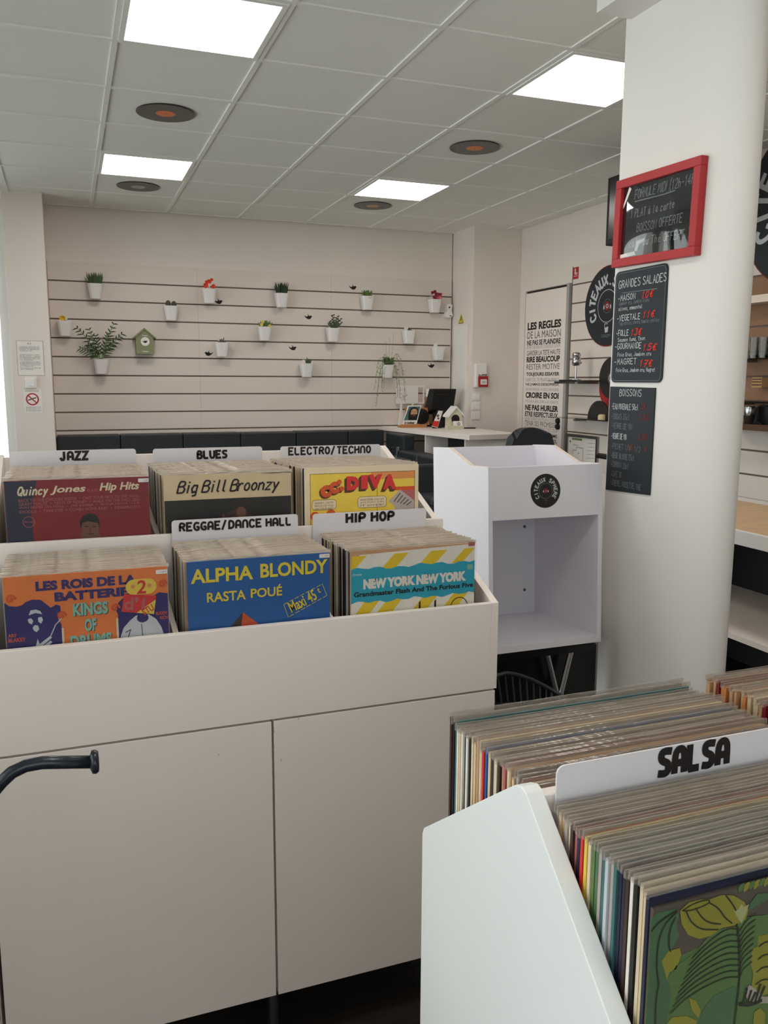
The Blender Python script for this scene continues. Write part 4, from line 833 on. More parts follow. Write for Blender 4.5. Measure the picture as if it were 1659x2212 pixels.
def pot(x, zt, label, kind):
    random.seed(int(x*1000)+17)
    zb = zt-.121
    t = thing('potted_plant' if kind != 'empty' else 'plant_pot', label, 'plant' if kind != 'empty' else 'pot', (x, PY_, zb), group='white pots hanging on the slatted wall')
    mk('pot', ([(a+x, b+PY_, c+zb) for a, b, c in PV], PF), 'pot_white', t, smooth=False)
    mk('hanger', J(box(x-.02, PY_+.05, zt-.02, x+.02, YB-.004, zt-.005), box(x-.02, YB-.010, zt-.012, x+.02, YB-.0065, zt+.035)), 'white_plastic', t)
    so = lambda: mk('soil', prism([(x+.05*math.cos(2*PI*k/14), PY_+.045*math.sin(2*PI*k/14)) for k in range(14)], 'z', zt-.024, zt-.014), 'soil', t)
    if kind != 'empty': so()
    z = zt-.015; V, F = [], []
    R = random.uniform
    if kind in ('grass', 'darkgrass'):
        for _ in range(130):
            a, q = R(0, 2*PI), R(0, .045); bx, by = x+q*math.cos(a), PY_+q*math.sin(a)*.8; s = R(.5, 1.25)
            blade(V, F, (bx, by, z), (bx+math.cos(a)*q*s*.7+R(-.012, .012), by+math.sin(a)*.012, z+R(.055, .10)*(1.15 if kind == 'grass' else 1.2)), R(.003, .0048), 0, 3)
        mk('foliage', (V, F), 'g1' if kind == 'grass' else 'g3', t)
    elif kind in ('orange', 'crimson'):
        for _ in range(14): a = R(0, 2*PI); blade(V, F, (x, PY_, z), (x+.06*math.cos(a), PY_+.03*math.sin(a), z+R(.0, .03)), .012)
        mk('foliage', (V, F), 'g3' if kind == 'orange' else 'crimson', t)
        spots = [(-.030, .040, .026), (.0, .075, .022), (.034, .035, .022), (.02, .09, .016), (-.02, .07, .02)] if kind == 'orange' else [(-.035, .075, .018), (-.01, .085, .02), (.01, .06, .026), (.035, .035, .028), (.045, .06, .02), (-.01, .035, .024)]
        for dx, dz, rr in spots:
            V, F = [], []
            for k in range(14):
                a = 2*PI*k/14+R(-.2, .2); q = rr*R(.75, 1.05); blade(V, F, (x+dx, PY_-.02, z+dz), (x+dx+q*math.cos(a), PY_-.02-R(0, .02), z+dz+q*math.sin(a)), rr*.33, 0, 3)
            mk('flower', (V, F), ('orange_petal' if kind == 'orange' else random.choice(['crimson', 'crimson', 'pink'])), t)
    elif kind == 'cactus':
        for dx, hh in ((-.021, .065), (.026, .06)):
            V, F = [], []; ball(V, F, (x+dx, PY_-.01, z+hh*.45), .023, 12, 8, hh/.046); mk('cactus_pad', (V, F), 'cactus', t, smooth=True)
    elif kind == 'yellow':
        V, F = [], []
        for k in range(16): a = 2*PI*k/16; blade(V, F, (x-.018, PY_, z+.035), (x-.018+.026*math.cos(a), PY_-.02, z+.035+.022*math.sin(a)), .009, 0, 3)
        mk('flower', (V, F), 'yellow_petal', t)
        V, F = [], []
        for k in range(9): a = R(0, PI); blade(V, F, (x, PY_, z-.005), (x+.03*math.cos(a), PY_-.01, z+.03*math.sin(a)), .006, 0, 3)
        mk('foliage', (V, F), 'twig', t)
    elif kind == 'daisy':
        for _ in range(90):
            a, q = R(0, 2*PI), R(0, .05); blade(V, F, (x+q*math.cos(a)*.7, PY_+q*math.sin(a)*.7, z), (x+q*math.cos(a)*1.35+.01, PY_+q*math.sin(a), z+R(.03, .075)), R(.004, .007), 0, 3)
        mk('foliage', (V, F), 'g2', t)
        for dx, dz in ((-.025, .055), (.035, .02), (-.038, .03)):
            V, F = [], []
            for k in range(12): a = 2*PI*k/12; blade(V, F, (x+dx, PY_-.05, z+dz), (x+dx+.016*math.cos(a), PY_-.055, z+dz+.016*math.sin(a)), .0045, 0, 3)
            fl_ = mk('flower', (V, F), 'daisy', t); V, F = [], []; ball(V, F, (x+dx, PY_-.056, z+dz), .005); mk('flower_centre', (V, F), 'yellow_petal', fl_)
    elif kind == 'pink':
        for _ in range(110):
            a, q = R(0, 2*PI), R(0, .042); blade(V, F, (x+q*math.cos(a)*.6, PY_+q*math.sin(a)*.6, z+R(0, .03)), (x+q*math.cos(a)*1.3-.004, PY_+q*math.sin(a), z+R(.02, .075)), R(.005, .008), 0, 3)
        mk('foliage', (V, F), 'g2', t); V, F = [], []
        for k in range(12): a = 2*PI*k/12; blade(V, F, (x+.012, PY_-.05, z+.006), (x+.012+.015*math.cos(a), PY_-.056, z+.006+.012*math.sin(a)), .005, 0, 3)
        mk('flower', (V, F), 'pink', t)
    elif kind == 'jade':
        st = []
        for (tx, tz) in ((-.045, .075), (-.015, .135), (.03, .12), (.062, .06), (.058, .10), (-.055, .05), (.02, .07)):
            st.append(tube([(x+.01, PY_, z), (x+.01+tx*.45, PY_-.005, z+tz*.5), (x+.01+tx, PY_-.01, z+tz)], [.005, .0045, .002], 6))
            for k in range(7):
                s = .35+.1*k; px, pz = x+.01+tx*s, z+tz*s; a = R(-.6, .6)+(PI if k % 2 else 0); blade(V, F, (px, PY_-.01, pz), (px+.022*math.cos(a), PY_-.015, pz+.012+.012*math.sin(a)), .007, 0, 3)
        mk('branches', J(*st), 'twig', t); mk('foliage', (V, F), 'g5', t)
    elif kind == 'sprout':
        for _ in range(12): a = R(.2, 2.9); blade(V, F, (x+.005, PY_, z), (x+.008+.055*math.cos(a)*R(.4, 1), PY_-.01, z+.048*math.sin(a)*R(.4, 1)), .006, 0, 3)
        mk('foliage', (V, F), 'twig', t)
    elif kind == 'succ':
        for _ in range(46): a = R(0, 2*PI); q = R(.3, 1); blade(V, F, (x, PY_-.01, z), (x+.052*math.cos(a)*q, PY_-.05*q, z+.02+.045*math.sin(a)*q), .007, 0, 3)
        mk('foliage', (V, F), 'grey_leaf', t)
    elif kind == 'aloe':
        for k in range(9): dx = -.02+.005*k; blade(V, F, (x+.01+dx*.5, PY_-.01, z-.004), (x+.012+dx*1.6, PY_-.02, z+R(.05, .085)), .005, 0, 3)
        mk('foliage', (V, F), 'g5', t)
    elif kind == 'palm':
        for k, (tx, tz, bd) in enumerate(((-.17, .26, .10), (-.08, .25, .03), (.11, .30, .05), (.17, .22, .06), (.10, .15, .04), (-.15, .10, .04), (-.03, .20, .02), (.06, .22, .02), (-.09, .13, .05))):
            V, F = [], []; pts = []
            for s in [q/8 for q in range(9)]: pts.append(Vector((x+.0+tx*s, PY_-.03*s, z+(tz+bd)*s-bd*s*s)))
            for q in range(2, 9):
                d = (pts[q]-pts[q-1]).normalized()
                for sg in (-1, 1):
                    nv = Vector((-d.z, 0, d.x))*sg; blade(V, F, pts[q], pts[q]+(nv*.7+d*.8)*(.052 if q < 7 else .04)+Vector((0, -.012, -.008)), .0052, .012, 3)
            fr = mk('frond', (V, F), random.choice(['g1', 'g3', 'g5']), t); mk('frond_stem', tube(pts, [.003]*8+[.001], 5), 'g4', fr)
    elif kind == 'spider':
        for _ in range(150):
            a, q = R(0, 2*PI), R(0, .05); blade(V, F, (x+q*math.cos(a)*.6, PY_-.02+q*math.sin(a)*.5, z+R(-.01, .05)), (x+q*math.cos(a)*1.35, PY_-.02+q*math.sin(a), z+R(.02, .095)), R(.004, .008), 0, 3)
        mk('foliage', (V, F), 'g1', t); tv = []; V, F = [], []
        for k in range(16):
            sx = -1 if k % 2 else 1; ex = R(.05, .15)*sx; top = R(.03, .15); dn = R(.08, .36)
            pts = bez((x+R(-.03, .03), z+.03), (x+ex*.9, z+top*1.8), (x+ex*1.1, z-dn), 9); p3 = [(u, PY_-.055-.01*math.sin(i), v) for i, (u, v) in enumerate(pts)]
            tv.append(tube(p3, .0011, 4))
            for (u, yy, v) in p3[4:]: blade(V, F, (u, yy, v), (u+R(-.018, .018), yy-.005, v-R(.004, .02)), .003, 0, 2)
        for ex, hz in ((.06, .31), (-.02, .24), (.02, .27)): tv.append(tube([(x+ex*.5, PY_-.02, z+.05), (x+ex*.8, PY_-.01, z+hz*.6), (x+ex, PY_, z+hz)], .0009, 4))
        mk('tendrils', J(*tv), 'g4', t, kind='stuff'); mk('trailing_leaves', (V, F), 'g4', t, kind='stuff')
    return t
for x, zt, k, lab in ((.260, .773, 'grass', 'white hanging pot of bright green grass, top left on the slats'), (1.183, .770, 'orange', 'white hanging pot of orange flowers on the top slat row'), (1.816, .757, 'darkgrass', 'white hanging pot of dark green grass in the middle of the top row'),
                      (2.615, .763, 'pink', 'white hanging pot with a green tuft and one pink bloom'), (3.289, .759, 'crimson', 'white hanging pot of crimson flowers, top right by the sensor'), (.858, .617, 'cactus', 'white hanging pot with two brown cactus pads'),
                      (.015, .471, 'yellow', 'white hanging pot with a small yellow flower, beside the left pier'), (1.658, .466, 'daisy', 'white hanging pot of yellow daisies in green foliage'), (2.287, .470, 'jade', 'white hanging pot with a branching dark jade plant'),
                      (3.029, .467, 'sprout', 'white hanging pot with a few small dark sprouts'), (.278, .168, 'palm', 'white hanging pot with a feathery palm, lower left'), (1.281, .323, 'succ', 'white hanging pot with a grey-green succulent rosette'),
                      (2.037, .153, 'aloe', 'white hanging pot with a thin upright aloe, lowest in the middle'), (2.817, .149, 'spider', 'white hanging pot with a trailing spider plant above the counter'), (3.334, .319, 'empty', 'empty white hanging pot at the right end of the slats')):
    pot(x, zt, lab, k)
# olive birdhouse on the wall
t = birdhouse('birdhouse', 'olive green birdhouse with a bird in a white circle, hung on the slatted wall', .632, 7.37, .215, .142, .15, .05, 'olive', 'olive', None, .105)
OB = front(7.37)
mk('white_disc', poly(OB, circ(.635, .318, .036, 26), .001), 'paper', t)
def bird(pl, u, v, s, e):
    return J(poly(pl, circ(u, v, .5*s, 14, .32*s), e, .0006), poly(pl, circ(u+.42*s, v+.22*s, .2*s, 10), e, .0006), poly(pl, [(u-.3*s, v+.05*s), (u-.95*s, v+.45*s), (u-.6*s, v-.1*s)], e, .0006), poly(pl, [(u+.58*s, v+.25*s), (u+.85*s, v+.2*s), (u+.58*s, v+.14*s)], e, .0006), poly(pl, [(u-.1*s, v+.2*s), (u-.25*s, v+.75*s), (u+.2*s, v+.2*s)], e, .0006))
mk('bird_print', bird(OB, .635, .314, .026, .002), 'ink', t); lett(t, OB, 'birdhouse', .61, .66, .232, .242, .002, 'paper', .001); lett(t, OB, 'home', .615, .655, .362, .372, .002, 'paper', .001)
WP = front(YB-.006)
for i, (x, z, sx, lab) in enumerate(((1.276, .669, 1, 'black bird sticker beside the pot of orange flowers'), (2.080, .563, 1, 'black bird sticker up and left of the jade plant'), (1.931, .285, 1, 'black bird sticker above the thin aloe'), (1.172, .225, -1, 'black bird sticker left of the grey succulent'), (2.504, .840, 1, 'black bird sticker on the top board, left of the pink bloom'), (3.295, .142, 1, 'black bird sticker below the empty pot'))):
    tag(mk('bird_sticker', bird(Plane((0, YB-.006, 0), (sx, 0, 0), (0, 0, 1), (0, -1, 0)), x*sx, z, .046, .0008), 'ink'), lab, 'sticker', 'bird stickers on the slatted wall')
# sensor, warning sign, service panel, alarm, switches
t = thing('motion_sensor', 'white motion sensor in the corner at the right end of the slats', 'sensor', (3.45, 7.45, .60))
mk('housing', prism([(3.405, .615), (3.425, .60), (3.475, .60), (3.492, .62), (3.478, .665), (3.487, .715), (3.47, .728), (3.435, .728), (3.42, .712), (3.428, .665)], 'y', 7.43, YB-.0065), 'white_plastic', t, bev=.004); mk('lens', lathe([(.008, -.004), (.008, 0)], (3.452, 7.43, .695), 12, 'y'), 'ink', t)
mk('indicator', box(3.455, 7.428, .612, 3.475, 7.43, .620), 'ink_grey', t); mk('cable', tube([(3.485, 7.47, .60), (3.488, 7.475, .2), (3.486, 7.475, -.42)], .003, 6), 'white_plastic', t)
SP = leftface(3.51)
t = thing('warning_sign', 'yellow triangular electricity warning sign above the service panel', 'sign', (3.508, 7.285, .53))
mk('plate', poly(SP, [(-7.355, .533), (-7.222, .533), (-7.285, .628)], .002, .0018), 'sign_yellow', t); mk('border', line(SP, [(-7.335, .540), (-7.242, .540), (-7.285, .608), (-7.335, .540)], .006, .0024), 'ink', t); mk('bolt', poly(SP, [(-7.288, .59), (-7.275, .592), (-7.284, .572), (-7.276, .572), (-7.294, .548), (-7.289, .566), (-7.297, .566)], .0024), 'ink', t)
t = thing('service_panel', 'narrow white service panel on the corner pier', 'panel', (3.50, 7.27, -.47))
mk('door', box(3.495, 7.13, -.46, 3.509, 7.42, .52), 'white_plastic', t, bev=.003); mk('frame', J(box(3.498, 7.115, -.475, 3.5095, 7.13, .535), box(3.498, 7.42, -.475, 3.5095, 7.435, .535), box(3.498, 7.13, .52, 3.5095, 7.42, .535)), 'wall_paint', t)
AP = front(7.05)
t = thing('fire_alarm', 'white and red fire alarm box on the corner pier', 'alarm', (3.59, 7.03, -.06))
mk('siren', box(3.528, 7.005, -.058, 3.650, 7.0495, .163), 'white_plastic', t, bev=.012, seg=3)
c_ = mk('call_point', box(3.556, 6.985, -.052, 3.652, 7.004, .048), 'alarm_red', t, bev=.003); mk('press_plate', box(3.572, 6.982, -.03, 3.636, 6.9848, .018), 'paper', c_); lett(c_, front(6.982), '(O)', 3.588, 3.62, -.016, .002, .003, 'ink_grey', .0006)
lett(t, front(7.005), 'ALARME', 3.56, 3.646, .053, .064, .004, 'ink', .0006)
for i, (za, zb, lab) in enumerate(((-.175, -.103, 'topmost of the three white light switches on the corner pier'), (-.262, -.19, 'middle one of the three white light switches on the corner pier'), (-.352, -.28, 'lowest of the three white light switches on the corner pier'))):
    t = thing('light_switch', lab, 'switch', (3.565, 7.045, za), group='light switches on the pier'); mk('plate', box(3.522, 7.041, za, 3.604, 7.0495, zb), 'white_plastic', t, bev=.003); mk('rocker', box(3.540, 7.037, za+.014, 3.586, 7.041, zb-.014), 'white_plastic', t, bev=.0015)
# notices on the left pier
NP = front(7.06)
t = thing('notice_sheet', 'white printed notice sheet at the top of the left pier', 'notice', (-.247, 7.058, .03))
mk('sheet', poly(NP, rect(-.340, .032, -.154, .292), .002, .0018), 'paper', t); mk('border', line(NP, [(-.340, .032), (-.154, .032), (-.154, .292), (-.340, .292), (-.340, .032)], .0025, .0026), 'print_grey', t)
text(t, NP, 'R.F.', -.262, -.232, .265, .277, 'ink', .0026)
random.seed(11)
for z0_, nn in ((.245, 4), (.185, 5), (.13, 4), (.085, 2)):
    for k in range(nn): lett(t, NP, ''.join(random.choice('aeimnorstu ') for _ in range(24 if k < nn-1 else 14)), -.322, -.178 if k < nn-1 else -.23, z0_-.010*k, z0_-.010*k+.007, .0016, 'print_grey', .0026, gap=1)
t = thing('wall_switch', 'small white switch box under the notice sheet on the left pier', 'switch', (-.252, 7.05, -.064))
mk('plate', box(-.293, 7.042, -.064, -.213, 7.0595, .018), 'white_plastic', t, bev=.004); mk('rocker', box(-.278, 7.038, -.05, -.228, 7.042, .004), 'white_plastic', t, bev=.002)
t = thing('no_smoking_sign', 'white no smoking notice with a red circle, low on the left pier', 'sign', (-.249, 7.058, -.26))
mk('sheet', poly(NP, rect(-.314, -.256, -.182, -.078), .002, .0018), 'paper', t); mk('prohibition_ring', ring(NP, -.251, -.15, .047, .010, .0028, 32), 'sign_red', t); mk('prohibition_bar', line(NP, [(-.281, -.12), (-.221, -.18)], .008, .0030), 'sign_red', t)
mk('cigarette_print', J(poly(NP, [(-.282, -.162), (-.222, -.142), (-.224, -.133), (-.284, -.153)], .0026)), 'ink_grey', t); text(t, NP, 'DEFENSE DE FUMER', -.30, -.20, -.092, -.084, 'ink_grey', .0026)
for k in range(3): lett(t, NP, 'arretes moins nuit', -.30, -.194, -.215-.013*k, -.207-.013*k, .0016, 'print_grey', .0026, gap=1)

# ================================================================== RIGHT WALL
RW = XR-.006
def disc_sign(lab, cy, cz, r, rad_txt, s, a0, a1, x=RW-.004):
    t = thing('record_sign', lab, 'sign', (x-.006, cy, cz-r))
    mk('disc', lathe([(r, -.008), (r, 0)], (x, cy, cz), 48, 'x'), 'chalk_black', t); mk('rim', (lambda q: q)(J(lathe([(r+.008, -.004), (r+.008, .002)], (x, cy, cz), 48, 'x'))), 'p_maroon', t)
    pl = Plane((x-.008, cy, cz), (0, -1, 0), (0, 0, 1), (-1, 0, 0))
    arc_text(t, pl, s, 0, 0, rad_txt, a0, a1, r*.235, 'chalk', .0012, r*.062)
    mk('label_ring', ring(pl, 0, 0, r*.42, r*.018, .0012), 'chalk', t); mk('label_ring', ring(pl, 0, 0, r*.18, r*.012, .0012), 'chalk_dim', t)
    mk('logo_disc', poly(pl, circ(0, 0, r*.12, 24), .0012), 'p_maroon', t); mk('logo_ring', ring(pl, 0, 0, r*.055, r*.022, .002), 'chalk', t)
    for sg in (-1, 1): mk('headphone', poly(pl, [(sg*r*.12, r*.03), (sg*r*.16, r*.02), (sg*r*.17, -r*.06), (sg*r*.12, -r*.08)], .0014), 'chalk', t)
    mk('cup_logo', J(poly(pl, [(-r*.08, -r*.55), (r*.08, -r*.52), (r*.07, -r*.66), (-r*.05, -r*.68)], .0012), line(pl, [(-r*.08, -r*.55), (-r*.08, -r*.45), (r*.05, -r*.45)], r*.02, .0012)), 'chalk', t)
    lett(t, pl, 'CONCEPT', -r*.2, r*.2, -r*.79, -r*.72, r*.014, 'chalk_dim', .0012)
    return t
disc_sign('large round black record sign with red rim beside the door, partly behind the pillar', 5.655, .585, .302, .20, 'CITEAUX.SPHERE', 205, -25)
disc_sign('large round black record sign at the right edge, above the shade-toned niche', 3.80, 1.02, .47, .33, 'CITEAUX.SPHERE', 205, -25)
t = thing('extinguisher_sign', 'small red fire extinguisher sign above the door corner', 'sign', (XR-.006, 6.126, .838))
mk('plate', box(XR-.009, 6.09, .840, XR-.0063, 6.165, .935), 'sign_red', t); mk('pictogram', J(poly(leftface(XR-.009), rect(-6.142, .875, -6.128, .925), .0006), poly(leftface(XR-.009), rect(-6.118, .875, -6.106, .892), .0006), poly(leftface(XR-.009), rect(-6.155, .862, -6.10, .866), .0006)), 'paper', t)
# glass shelf with a chrome microphone
t = thing('glass_shelf', 'narrow dark glass shelf on the slats beside the door', 'shelf', (3.87, 5.92, .002))
mk('pane', box(3.76, 5.70, .002, RW, 6.14, .012), 'clear_glass', t); mk('front_edge', box(3.756, 5.70, .0, 3.76, 5.95, .016), 'black_gloss', t)
for y in (5.75, 6.09): mk('bracket', box(3.80, y-.006, -.016, RW, y+.006, .0015), 'steel', t)
t = thing('microphone_ornament', 'chrome vintage microphone ornament on the glass shelf', 'ornament', (3.86, 5.87, .012))
mk('foot', lathe([(.045, 0), (.045, .008), (.012, .014)], (3.86, 5.87, .012), 20), 'chrome', t); mk('rod', tube([(3.86, 5.87, .024), (3.86, 5.87, .12)], .007, 10), 'chrome', t)
mk('head', lathe([(.02, .115), (.034, .125), (.036, .18), (.030, .182), (.030, .188), (.036, .19), (.034, .212), (.02, .222)], (3.86, 5.87, .012), 20), 'chrome', t, smooth=True); mk('side_knob', tube([(3.86, 5.83, .15), (3.86, 5.80, .15)], .008, 8), 'chrome', t)
t = thing('vinyl_bowl', 'dark bowl-shaped ornament made of a black record with a red disc, on the slats', 'ornament', (3.93, 5.49, -.12))
mk('disc', lathe([(.160, -.006), (.160, 0)], (3.955, 5.515, .03), 40, 'x'), 'vinyl', t); mk('label', lathe([(.045, -.008), (.045, -.006)], (3.955, 5.515, .03), 24, 'x'), 'ink_grey', t); mk('red_disc', lathe([(.155, -.004), (.155, 0)], (3.985, 5.56, -.045), 40, 'x'), 'red_paint', t)
mk('label_ring', ring(Plane((3.947, 5.515, .03), (0, -1, 0), (0, 0, 1), (-1, 0, 0)), 0, 0, .03, .008, .001), 'chalk', t); mk('hook', box(3.9555, 5.50, .12, RW, 5.53, .14), 'steel', t)
t['label'] = 'black vinyl record with a red disc behind it, on the slats under the record sign'; t['category'] = 'ornament'; t.name = 'record_ornament'
t = thing('glass_shelf', 'lower clear glass shelf on the slats beside the evacuation plan', 'shelf', (3.89, 5.7, -.30)); mk('pane', box(3.80, 5.35, -.297, RW, 6.06, -.288), 'clear_glass', t)
for y in (5.9, 5.42): mk('bracket', box(3.88, y-.012, -.318, RW, y+.012, -.2975), 'steel', t)
t = thing('record_ornament', 'half-round black record ornament with a brass foot on the lower glass shelf', 'ornament', (3.88, 5.58, -.288))
mk('half_disc', prism([(5.56+.145*math.cos(PI*k/20), -.288+.143*math.sin(PI*k/20)) for k in range(21)], 'x', 3.875, 3.885), 'vinyl', t); mk('foot', lathe([(.03, 0), (.03, .03), (.02, .04)], (3.86, 5.49, -.288), 16), 'cream', t)
t = thing('evacuation_plan', 'framed white evacuation plan on the right wall below the lower glass shelf', 'frame', (3.985, 5.94, -.65))
PP = leftface(3.986)
mk('frame', J(box(3.974, 5.70, -.70, RW-.001, 5.722, -.436), box(3.974, 6.135, -.70, RW-.001, 6.157, -.436), box(3.974, 5.722, -.458, RW-.001, 6.135, -.436), box(3.974, 5.722, -.70, RW-.001, 6.135, -.678)), 'steel', t)
mk('sheet', box(3.986, 5.722, -.678, RW-.001, 6.135, -.458), 'paper', t); mk('plan_print', J(line(PP, [(-6.06, -.60), (-6.06, -.57), (-6.01, -.57), (-6.01, -.545), (-5.91, -.545), (-5.91, -.66)], .004, .0008), line(PP, [(-6.10, -.66), (-6.06, -.62)], .003, .0008), poly(PP, [(-5.97, -.585), (-5.985, -.592), (-5.97, -.60)], .0008), *[line(PP, [(-5.85, -.50-.03*k), (-5.75, -.495-.03*k)], .0025, .0008) for k in range(5)]), 'ink_grey', t)
mk('title_bar', poly(PP, rect(-6.08, -.485, -5.93, -.468), .0008), 'g4', t); text(t, PP, 'PLAN D\'EVACUATION', -6.06, -5.99, -.53, -.521, 'ink', .0008); mk('symbol', poly(PP, circ(-6.105, -.50, .010, 12), .0008), 'ink_grey', t)
t = thing('wall_hook', 'short black wall hook to the right of the evacuation plan', 'hook', (3.94, 5.5, -.6)); mk('arm', tube([(3.90, 5.58, -.578), (3.92, 5.50, -.582), (RW-.003, 5.44, -.583)], .018, 12), 'black_matt', t, smooth=True); mk('mount', box(RW-.004, 5.41, -.61, RW-.0004, 5.47, -.555), 'black_matt', t)
t = thing('television', 'black television hung from the ceiling, half hidden by the pillar', 'television', (3.32, 4.5, .866)); mk('cabinet', box(3.30, 3.9, .866, 3.36, 4.74, 1.283), 'black_matt', t, bev=.006); mk('screen', box(3.2985, 3.93, .90, 3.2995, 4.71, 1.26), 'black_gloss', t); mk('bracket', box(3.32, 4.25, 1.283, 3.36, 4.35, H), 'black_metal', t)
# niche at the right edge, slats browned for shade, with shelves and glasses
t = thing('shelf_box', 'white shelf box above the shade-toned niche at the right edge', 'shelf', (3.93, 3.75, .47)); mk('top_board', box(3.86, 3.22, .472, RW, 4.21, .50), 'laminate', t); mk('front_lip', box(3.855, 3.22, .468, 3.8598, 4.21, .512), 'laminate_edge', t)
def gshelf(z, lab, y0=3.25, y1=4.2):
    t = thing('glass_shelf', lab, 'shelf', (3.92, (y0+y1)/2, z)); mk('pane', box(3.84, y0, z, RW, y1, z+.008), 'clear_glass', t)
    for y in (y0+.1, y1-.1): mk('bracket', box(3.87, y-.006, z-.014, RW, y+.006, z-.0005), 'steel', t)
gshelf(.135, 'upper glass shelf in the shade-toned niche, holding tumblers'); gshelf(-.122, 'middle glass shelf in the shade-toned niche, without tumblers')
for i, (y, lab) in enumerate(((4.03, 'clear tumbler on the niche shelf, nearest the pillar'), (3.955, 'clear tumbler on the niche shelf, second from the pillar'), (3.88, 'clear tumbler on the niche shelf, third from the pillar'), (3.80, 'clear tumbler on the niche shelf, farthest from the pillar'))):
    t = thing('tumbler', lab, 'glass', (3.90, y, .143), group='tumblers in the niche'); mk('bowl', lathe([(.027, 0), (.033, .125), (.030, .125), (.024, .012), (0.001, .012)], (3.90, y, .143), 18), 'clear_glass', t); mk('base_ring', lathe([(.0275, 0), (.029, .02), (.0275, .02), (.027, .001)], (3.90, y, .1431), 18), 'clear_glass', t)
t = thing('tea_box', 'small brown striped box hung in the niche below the tumblers', 'box', (3.93, 4.01, -.03)); mk('carton', box(3.92, 3.97, -.03, 3.99, 4.05, .03), 'card_brown', t); 
for z in (-.018, .0, .016): mk('stripe', box(3.9188, 3.972, z, 3.9199, 4.048, z+.007), 'p_umber', t)
t = thing('niche_ledge', 'dark brown wooden ledge at the foot of the niche', 'shelf', (3.90, 3.7, -.28)); mk('board', box(3.80, 3.22, -.278, RW, 4.21, -.25), 'p_darkbrown', t, bev=.002); mk('facing', box(3.795, 3.22, -.282, 3.7998, 4.21, -.246), 'p_umber', t)
t = thing('record_ornament', 'half-round black record ornament on the ledge of the shade-toned niche', 'ornament', (3.92, 3.96, -.25)); mk('half_disc', prism([(3.955+.085*math.cos(PI*k/18), -.25+.12*math.sin(PI*k/18)) for k in range(19)], 'x', 3.925, 3.935), 'vinyl', t); mk('foot', box(3.90, 3.93, -.25, 3.96, 3.98, -.24), 'black_matt', t)
t = thing('cocktail_shaker', 'steel shaker with a black band on the niche ledge', 'shaker', (3.87, 4.0, -.25)); mk('cup', lathe([(.026, 0), (.034, .10), (.03, .108)], (3.87, 4.0, -.25), 18), 'chrome', t, smooth=True); mk('band', lathe([(.030, .03), (.0325, .05)], (3.87, 4.0, -.25), 18), 'black_matt', t)
# bar counter behind the pillar
t = thing('bar_counter', 'bar counter with wooden top, white edge and open dark shelves behind the pillar', 'counter', (3.1, 2.9, FL))
mk('worktop', box(2.775, 2.0, -.70, 3.48, 3.72, -.65), 'wood_light', t); mk('white_edge', box(2.752, 1.99, -.712, 2.775, 3.73, -.648), 'white_plastic', t, bev=.002)
mk('back_panel', box(3.44, 2.0, FL, 3.47, 3.72, -.70), 'black_matt', t); mk('end_panel', box(2.78, 3.69, FL, 3.44, 3.72, -.70), 'black_matt', t); mk('shelf', box(2.756, 2.0, -1.145, 3.44, 3.69, -1.12), 'laminate', t)
mk('end_panel', box(2.78, 2.0, FL, 3.44, 2.02, -.70), 'black_matt', t); mk('bottom', box(2.78, 2.02, FL, 3.44, 3.69, FL+.03), 'black_matt', t)

# ================================================================== BOARDS ON THE PILLAR
XB = 1.988
t = thing('menu_frame', 'red-framed lunch menu chalkboard at the top of the pillar', 'chalkboard', (1.98, 2.557, .42), local=True); t.rotation_euler = (.028, 0, 0); t.location = (2.0, 2.557, C+.423)
W2 = .2285
mk('board', box(-.012, -W2+.02, .02, -.001, W2-.02, .294), 'chalk_black', t)
for a in (box(-.030, -W2, 0, -.001, W2, .030), box(-.030, -W2, .284, -.001, W2, .314), box(-.030, -W2, .030, -.001, -W2+.034, .284), box(-.030, W2-.034, .030, -.001, W2, .284)): mk('frame_bar', a, 'red_paint', t, bev=.002)
MP = Plane((-.012, 0, 0), (0, -1, 0), (0, 0, 1), (-1, 0, 0))
random.seed(21)
lett(t, MP, 'FORMULE MIDI (12h-14h)', -.133, .194, .236, .268, .0031, 'chalk', .0008, jit=.25, slant=.12, gap=1.4)
mk('underline', line(MP, [(-.13, .227), (.03, .226), (.09, .229)], .004, .0008), 'chalk', t)
lett(t, MP, '1 PLAT à la carte', -.15, .09, .172, .199, .0031, 'chalk', .0008, jit=.3, slant=.1); lett(t, MP, 'BOISSON OFFERTE', -.11, .135, .118, .147, .0031, 'chalk', .0008, jit=.3, slant=.1); lett(t, MP, 'café ou Thé OFFERT', -.15, .15, .066, .094, .0031, 'chalk', .0008, jit=.3, slant=.1)
V, F = [], []; nu, nv = 16, 12
for j in range(nv+1):
    for i in range(nu+1):
        a, b = -1+2*i/nu, -1+2*j/nv; V.append((-.0150-.010*(1-a*a)*(1-.6*b*b)-.004*math.exp(-((a-.55)/.18)**2), -(W2-.0345)*a, .157+.1265*b))
for j in range(nv):
    for i in range(nu): F.append((j*(nu+1)+i, j*(nu+1)+i+1, (j+1)*(nu+1)+i+1, (j+1)*(nu+1)+i))
mk('glazing', (V, F), 'glossy_film', t, smooth=True)
for q in ([(-.192, .225), (-.192, .21), (-.15, .275), (-.162, .284)], [(-.194, .032), (-.194, .045), (-.11, .05), (-.10, .036)], [(-.11, .05), (-.10, .085), (-.05, .09), (-.06, .078), (-.085, .072), (-.094, .048)]): mk('tape', poly(MP, q, .0050, .0004), 'paper', t)
t = thing('salad_board', 'black chalkboard with rounded corners listing salads, middle of the pillar', 'chalkboard', (1.99, 2.635, -.004), local=True); t.location = (2.0, 2.6365, C-.002)
pl = Plane((-.006, 0, 0), (0, -1, 0), (0, 0, 1), (-1, 0, 0)); rr = rrect(-.150, 0, .150, .416, .022)
